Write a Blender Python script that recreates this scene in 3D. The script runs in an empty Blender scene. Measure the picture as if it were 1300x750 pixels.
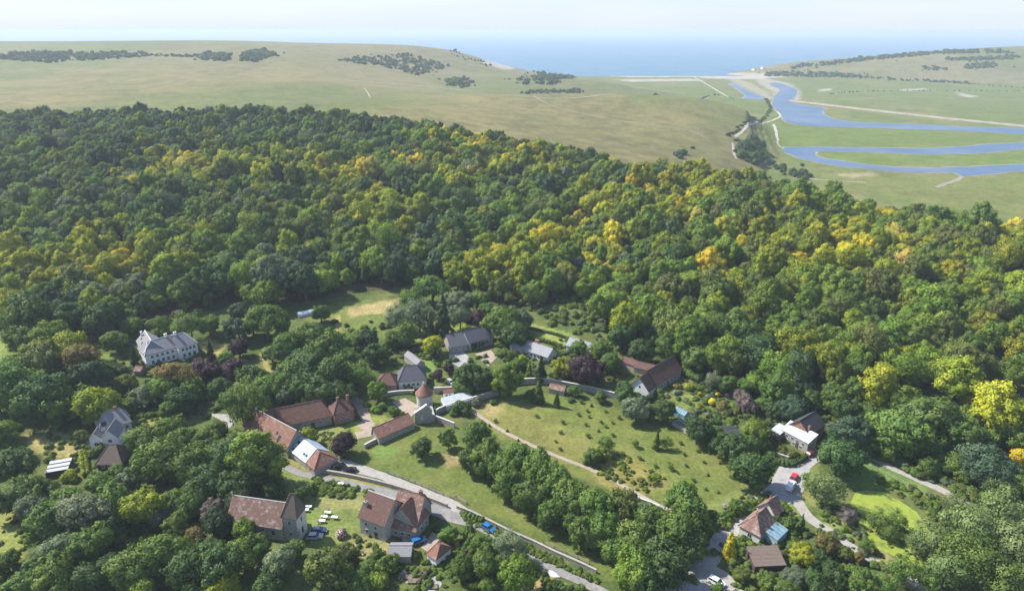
import bpy, math, random
import numpy as np
from mathutils import Vector
random.seed(7); RNG = np.random.default_rng(7)
SC = bpy.context.scene
COL = SC.collection
# ------------------------------------------------------------------ camera
CAM_H, FPX = 125.0, 867.0                       # height above the village, focal length in pixels of the 1300 px wide photograph
PITCH = math.atan(337 / FPX)
cd = bpy.data.cameras.new('camera'); cam = bpy.data.objects.new('camera', cd); COL.objects.link(cam)
cam.location = (0, 0, CAM_H); cam.rotation_euler = (math.pi / 2 - PITCH, 0, 0)
cd.sensor_width = 36; cd.lens = 36 * FPX / 1300; cd.clip_start = 1; cd.clip_end = 120000
SC.camera = cam
# ------------------------------------------------------------------ daylight
SUN_AZ, SUN_EL = math.radians(-68), math.radians(47)   # azimuth from +Y towards +X
w = bpy.data.worlds.new('World'); SC.world = w; w.use_nodes = True
nt = w.node_tree; sky = nt.nodes.new('ShaderNodeTexSky'); sky.sky_type = 'NISHITA'; sky.sun_disc = False
sky.sun_elevation = SUN_EL; sky.sun_rotation = SUN_AZ; sky.altitude = 100; sky.air_density = 1.0; sky.dust_density = 0.3; sky.ozone_density = 3.0
bg = nt.nodes['Background']; bg.inputs['Strength'].default_value = 0.13
# thin high haze over the blue, thickest low down, with faint cloud streaks
tcw = nt.nodes.new('ShaderNodeTexCoord'); sx = nt.nodes.new('ShaderNodeSeparateXYZ'); nt.links.new(tcw.outputs['Generated'], sx.inputs[0])
mr = nt.nodes.new('ShaderNodeMapRange'); mr.inputs[1].default_value = 0.0; mr.inputs[2].default_value = 0.30; mr.inputs[3].default_value = .92; mr.inputs[4].default_value = .08; nt.links.new(sx.outputs[2], mr.inputs[0])
mp = nt.nodes.new('ShaderNodeMapping'); mp.inputs['Scale'].default_value = (2.5, 2.5, 22); nt.links.new(tcw.outputs['Generated'], mp.inputs[0])
cn = nt.nodes.new('ShaderNodeTexNoise'); cn.inputs['Scale'].default_value = 2.2; cn.inputs['Detail'].default_value = 6; nt.links.new(mp.outputs[0], cn.inputs['Vector'])
cr = nt.nodes.new('ShaderNodeMix'); cr.data_type = 'RGBA'; cr.inputs[6].default_value = (2.95, 3.45, 4.2, 1); cr.inputs[7].default_value = (3.75, 4.0, 4.35, 1); nt.links.new(cn.outputs['Fac'], cr.inputs[0])
mxw = nt.nodes.new('ShaderNodeMix'); mxw.data_type = 'RGBA'; nt.links.new(mr.outputs[0], mxw.inputs[0]); nt.links.new(sky.outputs[0], mxw.inputs[6]); nt.links.new(cr.outputs[2], mxw.inputs[7])
nt.links.new(mxw.outputs[2], bg.inputs['Color'])
sl = bpy.data.lights.new('sun', 'SUN'); so = bpy.data.objects.new('sun', sl); COL.objects.link(so)
sl.energy = 5.0; sl.angle = math.radians(0.53); sl.color = (1.0, 0.95, 0.87)
sd = Vector((math.sin(SUN_AZ) * math.cos(SUN_EL), math.cos(SUN_AZ) * math.cos(SUN_EL), math.sin(SUN_EL)))
so.rotation_euler = sd.to_track_quat('Z', 'Y').to_euler(); so.location = (-200, 100, 300)
SC.view_settings.view_transform = 'Standard'; SC.view_settings.look = 'None'
SC.view_settings.exposure = 0.82; SC.view_settings.gamma = 1.0
SC.render.engine = 'CYCLES'
SC.cycles.max_bounces = 6; SC.cycles.diffuse_bounces = 3; SC.cycles.glossy_bounces = 2; SC.cycles.transmission_bounces = 3; SC.cycles.volume_bounces = 1
SC.cycles.transparent_max_bounces = 6
SC.cycles.use_denoising = True
# ------------------------------------------------------------------ pixel <-> place
CP, SP = math.cos(PITCH), math.sin(PITCH)
def ray(px, py):
    x = (px - 650) / FPX; v = (375 - py) / FPX
    return np.array([x, CP + v * SP, -SP + v * CP])
def at_z(px, py, z):
    d = ray(px, py); t = (z - CAM_H) / d[2]
    return np.array([d[0] * t, d[1] * t, z])
def at_Y(px, py, Y):
    d = ray(px, py); t = Y / d[1]
    return np.array([d[0] * t, Y, CAM_H + d[2] * t])
def project(X, Y, Z):
    dep = Y * CP - (Z - CAM_H) * SP; up = Y * SP + (Z - CAM_H) * CP
    return 650 + FPX * X / dep, 375 - FPX * up / dep, dep
# ------------------------------------------------------------------ terrain: thin-plate surface through surveyed points
CTRL = []
def cp(px, py, Y, drop=0.0):
    p = at_Y(px, py, Y); CTRL.append((p[0], p[1], p[2] - drop))
def cw(x, y, z): CTRL.append((x, y, z))
for x in (-260, -130, -50, 50, 130, 260):
    cw(x, 80, 0); cw(x, 140, 0)
for x in (-90, -30, 30, 90): cw(x, 190, 0); 
for x in (-40, 20, 80): cw(x, 240, 0.5)
cw(-140, 190, 0.5); cw(-200, 190, 2); cw(150, 190, 0); cw(220, 200, 0); cw(140, 250, 2)
cw(-140, 245, 3); cw(-80, 290, 3); cw(-30, 300, 3); cw(-220, 260, 5); cw(40, 300, 4); cw(-60, 330, 6)
cw(-250, 320, 9); cw(-140, 340, 9); cw(-260, 450, 24); cw(-140, 450, 21); cw(0, 400, 9); cw(80, 370, 9); cw(-420, 450, 26)
for px, py, Y in ((0, 137, 650), (150, 137, 650), (300, 134, 650), (400, 133, 640), (520, 147, 600), (590, 159, 575), (650, 171, 560), (720, 184, 540),
                  (800, 198, 520), (870, 205, 500), (950, 214, 480), (1020, 229, 455), (1100, 247, 430), (1200, 263, 400), (1300, 280, 370), (1420, 300, 350)):
    cp(px, py, Y, 15)
for px, py, Y in ((500, 138, 720), (600, 149, 720), (700, 164, 710), (800, 180, 700), (850, 190, 690), (900, 197, 690), (950, 204, 715), (985, 215, 720)): cp(px, py, Y, 2)
for px, py, Y in ((450, 127, 900), (500, 122, 1000), (600, 121, 1000), (700, 121.5, 1000), (800, 122, 1000), (880, 125, 1020), (930, 134, 1040), (960, 147, 1060),
                  (900, 150, 900), (900, 170, 800), (800, 150, 860), (700, 142, 860), (600, 135, 860), (450, 131, 780)): cp(px, py, Y)
for px, py, Y in ((0, 133, 800), (200, 130, 800), (350, 130, 800), (200, 105, 1150), (0, 105, 1150), (400, 103, 1150), (0, 80, 1500), (200, 80, 1500), (400, 80, 1550),
                  (0, 57.5, 2000), (150, 57.5, 2000), (300, 57.5, 2000), (420, 58, 2000), (520, 59, 2050), (570, 64, 2100), (600, 72, 2150), (640, 88, 2230),
                  (-200, 55, 2000), (-200, 100, 1150), (500, 111, 1350), (500, 82, 1750), (590, 107, 1500), (600, 92, 1800), (560, 78, 1900), (690, 104, 1600), (640, 112, 1400), (760, 103, 1650)): cp(px, py, Y)
cw(130, 1250, 8); cw(20, 1230, 14); cw(250, 1300, -8); cw(400, 1300, -18); cw(-100, 1200, 24)
cw(-1500, 3000, 70); cw(-800, 3000, 65); cw(-400, 2700, 30); cw(-200, 2600, -10); cw(-2500, 2000, 95); cw(-2500, 1000, 60); cw(-900, 400, 30); cw(-1200, 700, 50)
for x, y in ((380, 640), (250, 600), (500, 520), (700, 480), (450, 800), (700, 800), (1000, 800), (450, 1000), (700, 1000), (1100, 1000), (500, 1250), (800, 1250), (1200, 1300),
             (450, 1600), (700, 1700), (1000, 1700), (500, 1950), (700, 2050), (1400, 1600), (300, 2100), (350, 1900), (700, 620), (350, 1750)): cw(x, y, -17)
for x, y in ((300, 2600), (700, 2650), (1200, 2850), (2000, 3000), (0, 2600), (1000, 3500), (-100, 3500)): cw(x, y, -40)
for px, py, Y in ((1000, 83, 2380), (1100, 73, 2400), (1200, 65, 2400), (1300, 59, 2400), (1450, 55, 2400), (1100, 90, 2200), (1200, 88, 2150), (1300, 86, 2100), (1450, 80, 2100)): cp(px, py, Y)
for px, py, Y in ((1010, 98, 2260), (1100, 101, 2130), (1200, 105, 2000), (1300, 109, 1900), (1450, 112, 1850)): cp(px, py, Y)
CT = np.array(CTRL); SCL = 500.0
def tps_fit():
    P = CT[:, :2] / SCL; n = len(P)
    d = np.linalg.norm(P[:, None] - P[None], axis=2)
    K = np.where(d > 0, d * d * np.log(np.maximum(d, 1e-9)), 0) + np.eye(n) * 1e-4
    A = np.zeros((n + 3, n + 3)); A[:n, :n] = K; A[:n, n] = 1; A[:n, n + 1:] = P; A[n, :n] = 1; A[n + 1:, :n] = P.T
    b = np.zeros(n + 3); b[:n] = CT[:, 2]
    return P, np.linalg.solve(A, b)
TP, TW = tps_fit()
def inside(poly, x, y):
    r = np.zeros(x.shape, bool); n = len(poly)
    for i in range(n):
        x0, y0 = poly[i]; x1, y1 = poly[(i + 1) % n]
        c = (y0 > y) != (y1 > y)
        with np.errstate(divide='ignore', invalid='ignore'):
            r ^= c & (x < (x1 - x0) * (y - y0) / (y1 - y0 if y1 != y0 else 1e-9) + x0)
    return r
def hgt_exact(x, y):
    x = np.atleast_1d(np.asarray(x, float)); y = np.atleast_1d(np.asarray(y, float)); out = np.empty(x.size)
    xs, ys = x.ravel() / SCL, y.ravel() / SCL
    for i in range(0, x.size, 40000):
        a, b = xs[i:i + 40000], ys[i:i + 40000]
        d2 = (a[:, None] - TP[None, :, 0]) ** 2 + (b[:, None] - TP[None, :, 1]) ** 2
        out[i:i + 40000] = (0.5 * d2 * np.log(np.maximum(d2, 1e-18))) @ TW[:-3] + TW[-3] + TW[-2] * a + TW[-1] * b
    out = out.reshape(x.shape)
    out = np.where(y < 330, out * np.clip((y - 60) / 200, 0.2, 1), out)
    fm = np.zeros(x.shape)
    for k in range(12): fm += inside(FLOOD, x + 22 * math.cos(k * .5236), y + 22 * math.sin(k * .5236))
    fm = fm / 12; out = out * (1 - fm) + np.minimum(out, -18) * fm
    floor = np.where(y < 2285, -13.0, np.maximum(-13.0 - (y - 2285) * 0.12, -16.3))
    k = 1.2; hh = np.clip(0.5 + 0.5 * (out - floor) / k, 0, 1)
    res = floor * (1 - hh) + out * hh + k * hh * (1 - hh)
    return np.where(out < floor - k, floor, res)
FLOOD = np.array([at_z(a, b, -13.0)[:2] for a, b in ((885, 99), (905, 112), (928, 124), (975, 127), (983, 140), (978, 150), (968, 158), (968, 176), (984, 205), (1000, 226), (1030, 236), (1300, 290), (1460, 320), (1460, 114), (1300, 111), (1200, 107), (1100, 103), (1010, 99.5), (985, 100), (940, 99))])
NA = 560
th = np.radians(np.linspace(-62, 62, NA)); rr = [60.0]
while rr[-1] < 4200: rr.append(rr[-1] * 1.0065 + (.25 if rr[-1] < 400 else .6))
rr = np.array(rr); NR = len(rr)
TH, RR = np.meshgrid(th, rr); GX, GY = RR * np.sin(TH), RR * np.cos(TH); GZ = hgt_exact(GX, GY)
def hgt(x, y):
    """height of the land's sheet, read off its own grid"""
    x = np.atleast_1d(np.asarray(x, float)); y = np.atleast_1d(np.asarray(y, float))
    r = np.clip(np.hypot(x, y), rr[0], rr[-1] - 1e-6); a = np.clip((np.arctan2(x, y) - th[0]) / (th[1] - th[0]), 0, NA - 1.001)
    i = np.clip(np.searchsorted(rr, r, 'right') - 1, 0, NR - 2); f = (r - rr[i]) / (rr[i + 1] - rr[i]); j = a.astype(int); g = a - j
    return (GZ[i, j] * (1 - g) + GZ[i, j + 1] * g) * (1 - f) + (GZ[i + 1, j] * (1 - g) + GZ[i + 1, j + 1] * g) * f
def h1(x, y): return float(hgt(x, y)[0])
def ground(px, py, dz=0.0):
    """The point of the ground (plus dz) seen at a pixel."""
    d = ray(px, py); t = np.concatenate([np.arange(70, 700, 3.0), np.geomspace(700, 6000, 400)])
    X, Y, Z = d[0] * t, d[1] * t, CAM_H + d[2] * t
    f = Z - hgt(X, Y) - dz; i = np.nonzero(f < 0)[0]
    if not len(i) or i[0] == 0: return at_z(px, py, -13.0)
    a, b = t[i[0] - 1], t[i[0]]
    for _ in range(14):
        m = (a + b) / 2
        if CAM_H + d[2] * m - h1(d[0] * m, d[1] * m) - dz < 0: b = m
        else: a = m
    return d * b + np.array([0, 0, CAM_H])
def gpoly(pts): return np.array([ground(*p)[:2] for p in pts])
# cheap value noise for placing and colouring things
_perm = RNG.random((256, 256))
def vnoise(x, y, s):
    x = np.asarray(x, float) / s; y = np.asarray(y, float) / s
    xi = np.floor(x).astype(int); yi = np.floor(y).astype(int); fx, fy = x - xi, y - yi
    fx = fx * fx * (3 - 2 * fx); fy = fy * fy * (3 - 2 * fy)
    g = lambda a, b: _perm[a & 255, b & 255]
    return (g(xi, yi) * (1 - fx) + g(xi + 1, yi) * fx) * (1 - fy) + (g(xi, yi + 1) * (1 - fx) + g(xi + 1, yi + 1) * fx) * fy
# ------------------------------------------------------------------ materials
MATS = {}
def new_mat(name):
    m = bpy.data.materials.new(name); m.use_nodes = True; MATS[name] = m
    return m, m.node_tree.nodes, m.node_tree.links, m.node_tree.nodes['Principled BSDF']
def noise_node(N, L, vec, scale, detail=4, rough=0.6):
    n = N.new('ShaderNodeTexNoise'); n.inputs['Scale'].default_value = scale; n.inputs['Detail'].default_value = detail; n.inputs['Roughness'].default_value = rough
    if vec is not None: L.new(vec, n.inputs['Vector'])
    return n
def mixc(N, L, fac, a, b, mode='MIX'):
    m = N.new('ShaderNodeMix'); m.data_type = 'RGBA'; m.blend_type = mode
    for s, v in ((0, fac), (6, a), (7, b)):
        if hasattr(v, 'is_output'): L.new(v, m.inputs[s])
        else: m.inputs[s].default_value = v if s == 0 else (*v, 1)
    return m.outputs[2]
def ramp(N, L, fac, p0, p1):
    r = N.new('ShaderNodeMapRange'); r.inputs[1].default_value = p0; r.inputs[2].default_value = p1; L.new(fac, r.inputs[0]); return r.outputs[0]
def pm(name, c1, c2, scale=1.0, rough=0.85, bump=0.0, c3=None, s3=0.3, lo=.35, hi=.65, spec=0.3, metal=0.0):
    m, N, L, B = new_mat(name)
    tc = N.new('ShaderNodeTexCoord').outputs['Object']
    n = noise_node(N, L, tc, scale); col = mixc(N, L, ramp(N, L, n.outputs['Fac'], lo, hi), c1, c2)
    if c3:
        n3 = noise_node(N, L, tc, s3, 5, .7); col = mixc(N, L, ramp(N, L, n3.outputs['Fac'], .52, .68), col, c3)
    L.new(col, B.inputs['Base Color']); B.inputs['Roughness'].default_value = rough; B.inputs['Specular IOR Level'].default_value = spec; B.inputs['Metallic'].default_value = metal
    if bump:
        b = N.new('ShaderNodeBump'); b.inputs['Strength'].default_value = bump; b.inputs['Distance'].default_value = .05
        nb = noise_node(N, L, tc, scale * 4, 3); L.new(nb.outputs['Fac'], b.inputs['Height']); L.new(b.outputs[0], B.inputs['Normal'])
    return m
def roof_mat(name, c1, c2, lichen, ls=.55):
    m, N, L, B = new_mat(name)
    tc = N.new('ShaderNodeTexCoord').outputs['Object']
    n = noise_node(N, L, tc, 1.4, 6, .75); n2 = noise_node(N, L, tc, .8, 6, .75)
    col = mixc(N, L, ramp(N, L, n.outputs['Fac'], .3, .7), c1, c2)
    col = mixc(N, L, ramp(N, L, n2.outputs['Fac'], ls, ls + .16), col, lichen)
    wv = N.new('ShaderNodeTexWave'); wv.bands_direction = 'Z'; wv.inputs['Scale'].default_value = 1.5; wv.inputs['Distortion'].default_value = .6; L.new(tc, wv.inputs['Vector'])
    b = N.new('ShaderNodeBump'); b.inputs['Strength'].default_value = .5; b.inputs['Distance'].default_value = .06
    L.new(wv.outputs['Fac'], b.inputs['Height']); L.new(b.outputs[0], B.inputs['Normal'])
    L.new(col, B.inputs['Base Color']); B.inputs['Roughness'].default_value = .8; B.inputs['Specular IOR Level'].default_value = .25
    return m
roof_mat('clay_tile', (.180, .082, .056), (.235, .122, .088), (.30, .215, .175), .52)
roof_mat('clay_tile_dark', (.095, .052, .042), (.15, .082, .064), (.22, .165, .135), .56)
roof_mat('clay_tile_lichen', (.165, .085, .062), (.215, .128, .098), (.36, .30, .27), .5)
roof_mat('slate', (.085, .085, .10), (.13, .13, .15), (.2, .19, .18), .6)
roof_mat('slate_pale', (.23, .23, .235), (.31, .31, .315), (.40, .39, .37), .55)
roof_mat('slate_mid', (.19, .18, .19), (.26, .25, .255), (.32, .31, .29), .58)
roof_mat('slate_black', (.045, .045, .05), (.06, .06, .065), (.08, .08, .08), .62)
roof_mat('shingle_brown', (.12, .09, .072), (.17, .13, .105), (.2, .17, .14), .6)
pm('flint', (.22, .21, .19), (.40, .38, .34), 2.2, .9, .4, (.30, .26, .20), .5)
pm('flint_pale', (.31, .30, .275), (.46, .445, .41), 1.8, .9, .4, (.36, .33, .27), .5)
pm('stone_cap', (.42, .40, .36), (.52, .50, .45), 1.5, .9, .2)
pm('brick', (.24, .11, .075), (.31, .16, .11), 2.5, .9, .2, (.33, .25, .2), .6)
pm('render_white', (.74, .74, .72), (.8, .8, .78), .8, .85)
pm('render_cream', (.55, .52, .45), (.62, .59, .52), .8, .85)
pm('metal_white', (.36, .385, .41), (.44, .46, .48), .6, .45)
pm('metal_blue', (.26, .34, .40), (.34, .42, .48), .8, .4, 0, (.5, .56, .6), .5)
pm('timber', (.14, .10, .07), (.22, .17, .12), 3, .85)
pm('timber_dark', (.05, .04, .035), (.09, .07, .055), 2, .85)
pm('timber_grey', (.25, .22, .19), (.34, .31, .27), 3, .9)
pm('bark', (.07, .055, .04), (.14, .115, .09), 2.5, .95, .4)
pm('gravel', (.29, .23, .18), (.36, .295, .24), .9, .95, .2, (.24, .20, .155), .25)
pm('gravel_pale', (.27, .25, .225), (.345, .325, .295), .8, .95, .2, (.25, .235, .20), .3)
pm('paving', (.27, .26, .255), (.36, .35, .335), .7, .9, .1, (.20, .19, .18), .35)
pm('lane', (.17, .162, .155), (.23, .22, .205), .5, .9, .1, (.29, .265, .235), .3)
pm('chalk', (.34, .315, .255), (.46, .43, .36), .08, .95, 0, (.26, .25, .15), .05)
pm('shingle', (.46, .43, .38), (.58, .54, .48), .05, .95)
pm('mud', (.20, .18, .14), (.28, .25, .20), .06, .8)
pm('glass', (.02, .025, .03), (.035, .04, .045), 1, .12, 0, spec=.5)
pm('glass_blue', (.12, .22, .27), (.2, .32, .38), .6, .15, spec=.6)
pm('tyre', (.015, .015, .015), (.03, .03, .03), 4, .9)
pm('rim', (.4, .4, .42), (.5, .5, .52), 4, .4, metal=.8)
pm('lamp', (.7, .7, .68), (.8, .8, .78), 3, .2)
pm('flower_pink', (.55, .25, .33), (.7, .45, .5), 4, .9)
pm('flower_white', (.6, .62, .5), (.75, .76, .68), 4, .9)
pm('duckweed', (.19, .245, .03), (.26, .31, .045), .5, .8, 0, (.06, .085, .025), .22)
pm('soil', (.13, .10, .07), (.2, .16, .12), 1.2, .95, .3)
for nm, c in (('blue', (.01, .13, .34)), ('white', (.78, .79, .80)), ('red', (.5, .012, .03)), ('black', (.012, .012, .014)), ('silver', (.35, .36, .38)), ('navy', (.02, .04, .12)), ('maroon', (.12, .015, .02))):
    m = pm('paint_' + nm, c, tuple(min(1, k * 1.08) for k in c), 1.0, .28, spec=.5); m.node_tree.nodes['Principled BSDF'].inputs['Coat Weight'].default_value = .4
# leaves: colour from each plant's own «tint» (a property, or an attribute of the wood's instances), varied leaf by leaf
def leaf_mat(name, trans):
    m, N, L, B = new_mat(name); N.remove(B)
    a = N.new('ShaderNodeAttribute'); a.attribute_type = 'INSTANCER'; a.attribute_name = 'tint'
    v = N.new('ShaderNodeAttribute'); v.attribute_type = 'GEOMETRY'; v.attribute_name = 'leafvar'
    hs = N.new('ShaderNodeHueSaturation'); L.new(a.outputs['Color'], hs.inputs['Color'])
    mr = N.new('ShaderNodeMapRange'); L.new(v.outputs['Fac'], mr.inputs[0]); mr.inputs[3].default_value = .62; mr.inputs[4].default_value = 1.4; L.new(mr.outputs[0], hs.inputs['Value'])
    mh = N.new('ShaderNodeMapRange'); L.new(v.outputs['Fac'], mh.inputs[0]); mh.inputs[3].default_value = .53; mh.inputs[4].default_value = .478; L.new(mh.outputs[0], hs.inputs['Hue'])
    d = N.new('ShaderNodeBsdfDiffuse'); t = N.new('ShaderNodeBsdfTranslucent'); L.new(hs.outputs[0], d.inputs[0]); L.new(hs.outputs[0], t.inputs[0])
    g = N.new('ShaderNodeBsdfGlossy'); g.inputs['Roughness'].default_value = .55; g.inputs[0].default_value = (1, 1, 1, 1)
    mx = N.new('ShaderNodeMixShader'); mx.inputs[0].default_value = trans; L.new(d.outputs[0], mx.inputs[1]); L.new(t.outputs[0], mx.inputs[2])
    m2 = N.new('ShaderNodeMixShader'); m2.inputs[0].default_value = .012; L.new(mx.outputs[0], m2.inputs[1]); L.new(g.outputs[0], m2.inputs[2])
    L.new(m2.outputs[0], N['Material Output'].inputs['Surface']); return m
leaf_mat('leaf', .33)
def terrain_mat():
    m, N, L, B = new_mat('terrain'); tc = N.new('ShaderNodeTexCoord').outputs['Object']
    a = N.new('ShaderNodeVertexColor'); a.layer_name = 'cover'
    col = a.outputs['Color']
    for s, lo, hi, d in ((.9, .68, 1.32, 3), (.16, .78, 1.22, 4), (.03, .84, 1.16, 4)):
        n = noise_node(N, L, tc, s, d, .65); r = N.new('ShaderNodeMapRange'); L.new(n.outputs['Fac'], r.inputs[0]); r.inputs[1].default_value = .3; r.inputs[2].default_value = .7; r.inputs[3].default_value = lo; r.inputs[4].default_value = hi
        g = N.new('ShaderNodeCombineColor')
        for k in range(3): L.new(r.outputs[0], g.inputs[k])
        col = mixc(N, L, 1.0, col, g.outputs[0], 'MULTIPLY')
    n = noise_node(N, L, tc, .06, 7, .75); col = mixc(N, L, ramp(N, L, n.outputs['Fac'], .48, .66), col, mixc(N, L, .45, col, (.20, .16, .06)))
    L.new(col, B.inputs['Base Color']); B.inputs['Roughness'].default_value = .95; B.inputs['Specular IOR Level'].default_value = .1
    b = N.new('ShaderNodeBump'); b.inputs['Strength'].default_value = .5; b.inputs['Distance'].default_value = .15
    nb = noise_node(N, L, tc, 1.6, 4, .7); L.new(nb.outputs['Fac'], b.inputs['Height']); L.new(b.outputs[0], B.inputs['Normal'])
    return m
terrain_mat()
def water_mat(name, c, rough, sc, st):
    m, N, L, B = new_mat(name); tc = N.new('ShaderNodeTexCoord').outputs['Object']
    n = noise_node(N, L, tc, sc, 3, .6); n2 = noise_node(N, L, tc, .012, 4, .6); L.new(mixc(N, L, ramp(N, L, n2.outputs['Fac'], .35, .7), c, tuple(min(1, k * .8 + .085) for k in c)), B.inputs['Base Color']); B.inputs['Roughness'].default_value = rough; B.inputs['IOR'].default_value = 1.33  # paler patches put into the base colour imitate cloud reflections on the water
    b = N.new('ShaderNodeBump'); b.inputs['Strength'].default_value = st; b.inputs['Distance'].default_value = .5; L.new(n.outputs['Fac'], b.inputs['Height']); L.new(b.outputs[0], B.inputs['Normal'])
    return m
water_mat('sea_water', (.045, .15, .235), .5, .08, .4)
water_mat('river_water', (.02, .07, .155), .3, .25, .3)
# ------------------------------------------------------------------ object helpers
def link(name, verts, faces, mat, parent=None, loc=None, smooth=False, tag=None):
    me = bpy.data.meshes.new(name); me.from_pydata([tuple(v) for v in verts], [], [tuple(f) for f in faces])
    for mm in (mat if isinstance(mat, (list, tuple)) else [mat]): me.materials.append(MATS[mm])
    if smooth: me.polygons.foreach_set('use_smooth', [True] * len(me.polygons))
    me.update(); o = bpy.data.objects.new(name, me); COL.objects.link(o)
    if parent is not None: o.parent = parent
    if loc is not None: o.location = loc
    for k, v in (tag or {}).items(): o[k] = v
    return o
def thing(name, label, cat, loc=(0, 0, 0), group=None, rot=0.0, scale=1.0):
    o = bpy.data.objects.new(name, None); COL.objects.link(o); o.empty_display_size = .2
    o.location = loc; o.rotation_euler = (0, 0, rot); o.scale = (scale,) * 3 if not hasattr(scale, '__len__') else scale
    o['label'] = label; o['category'] = cat
    if group: o['group'] = group
    return o
class MB:
    """collects shapes for one mesh"""
    def __init__(s): s.v, s.f = [], []
    def add(s, v, f):
        b = len(s.v); s.v += [tuple(p) for p in v]; s.f += [tuple(i + b for i in q) for q in f]; return s
    def box(s, x0, y0, z0, x1, y1, z1, fr=None):
        v = [(x, y, z) for z in (z0, z1) for x, y in ((x0, y0), (x1, y0), (x1, y1), (x0, y1))]
        if fr: v = [fr(*p) for p in v]
        return s.add(v, [(3, 2, 1, 0), (4, 5, 6, 7), (0, 1, 5, 4), (1, 2, 6, 5), (2, 3, 7, 6), (3, 0, 4, 7)])
    def tube(s, pts, rad, n=6):
        pts = [Vector(p) for p in pts]; rings = []
        for i, p in enumerate(pts):
            d = (pts[min(i + 1, len(pts) - 1)] - pts[max(i - 1, 0)]).normalized()
            a = d.orthogonal().normalized(); b = d.cross(a)
            r = rad[i] if hasattr(rad, '__len__') else rad
            rings.append([p + (a * math.cos(t) + b * math.sin(t)) * r for t in (2 * math.pi * k / n for k in range(n))])
        v = [q for r in rings for q in r]; f = []
        for i in range(len(pts) - 1):
            for k in range(n): f.append((i * n + k, i * n + (k + 1) % n, (i + 1) * n + (k + 1) % n, (i + 1) * n + k))
        f.append(tuple(range(n - 1, -1, -1))); f.append(tuple((len(pts) - 1) * n + k for k in range(n)))
        return s.add(v, f)
    def prism(s, poly, z0, z1, fr=None):
        n = len(poly); v = [(p[0], p[1], z0) for p in poly] + [(p[0], p[1], z1) for p in poly]
        if fr: v = [fr(*p) for p in v]
        return s.add(v, [tuple(range(n - 1, -1, -1)), tuple(range(n, 2 * n))] + [(i, (i + 1) % n, n + (i + 1) % n, n + i) for i in range(n)])
    def go(s, name, mat, parent=None, **k): return link(name, s.v, s.f, mat, parent, **k)
# ------------------------------------------------------------------ zones of the ground (seen outlines set down on the terrain)
WOOD = [(-160, 425), (60, 420), (150, 422), (190, 408), (250, 398), (300, 390), (345, 384), (382, 385), (420, 374), (500, 366), (545, 358), (600, 372), (640, 392), (700, 400), (760, 408), (800, 445),
        (840, 442), (900, 482), (960, 500), (1010, 522), (1050, 528), (1085, 545), (1140, 585), (1200, 600), (1300, 615), (1460, 640)]
wl = np.array([ground(*p)[:2] for p in WOOD])
RIDGE = [(-700, 665), (-490, 668), (-375, 668), (-260, 668), (-190, 655), (-90, 618), (-40, 592), (0, 577), (45, 557), (90, 536), (125, 516), (168, 494), (205, 470), (232, 442), (264, 413), (300, 380), (340, 350)]
wood_poly = np.array(RIDGE[::-1] + [(-700, 400), (-480, 330)] + [tuple(p) for p in wl])
def G(*p): return gpoly(p)
CLEAR = {  # openings in the wood
 'ride': G((1225, 482), (1248, 482), (1312, 425), (1312, 408)),
 'scrub1': G((690, 388), (762, 380), (775, 405), (700, 408)),
 'scrub2': G((640, 392), (700, 396), (760, 408), (790, 440), (700, 420), (640, 402)),
 'glade': G((344, 398), (385, 386), (420, 374), (500, 366), (505, 425), (440, 432), (380, 415))}
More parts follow.
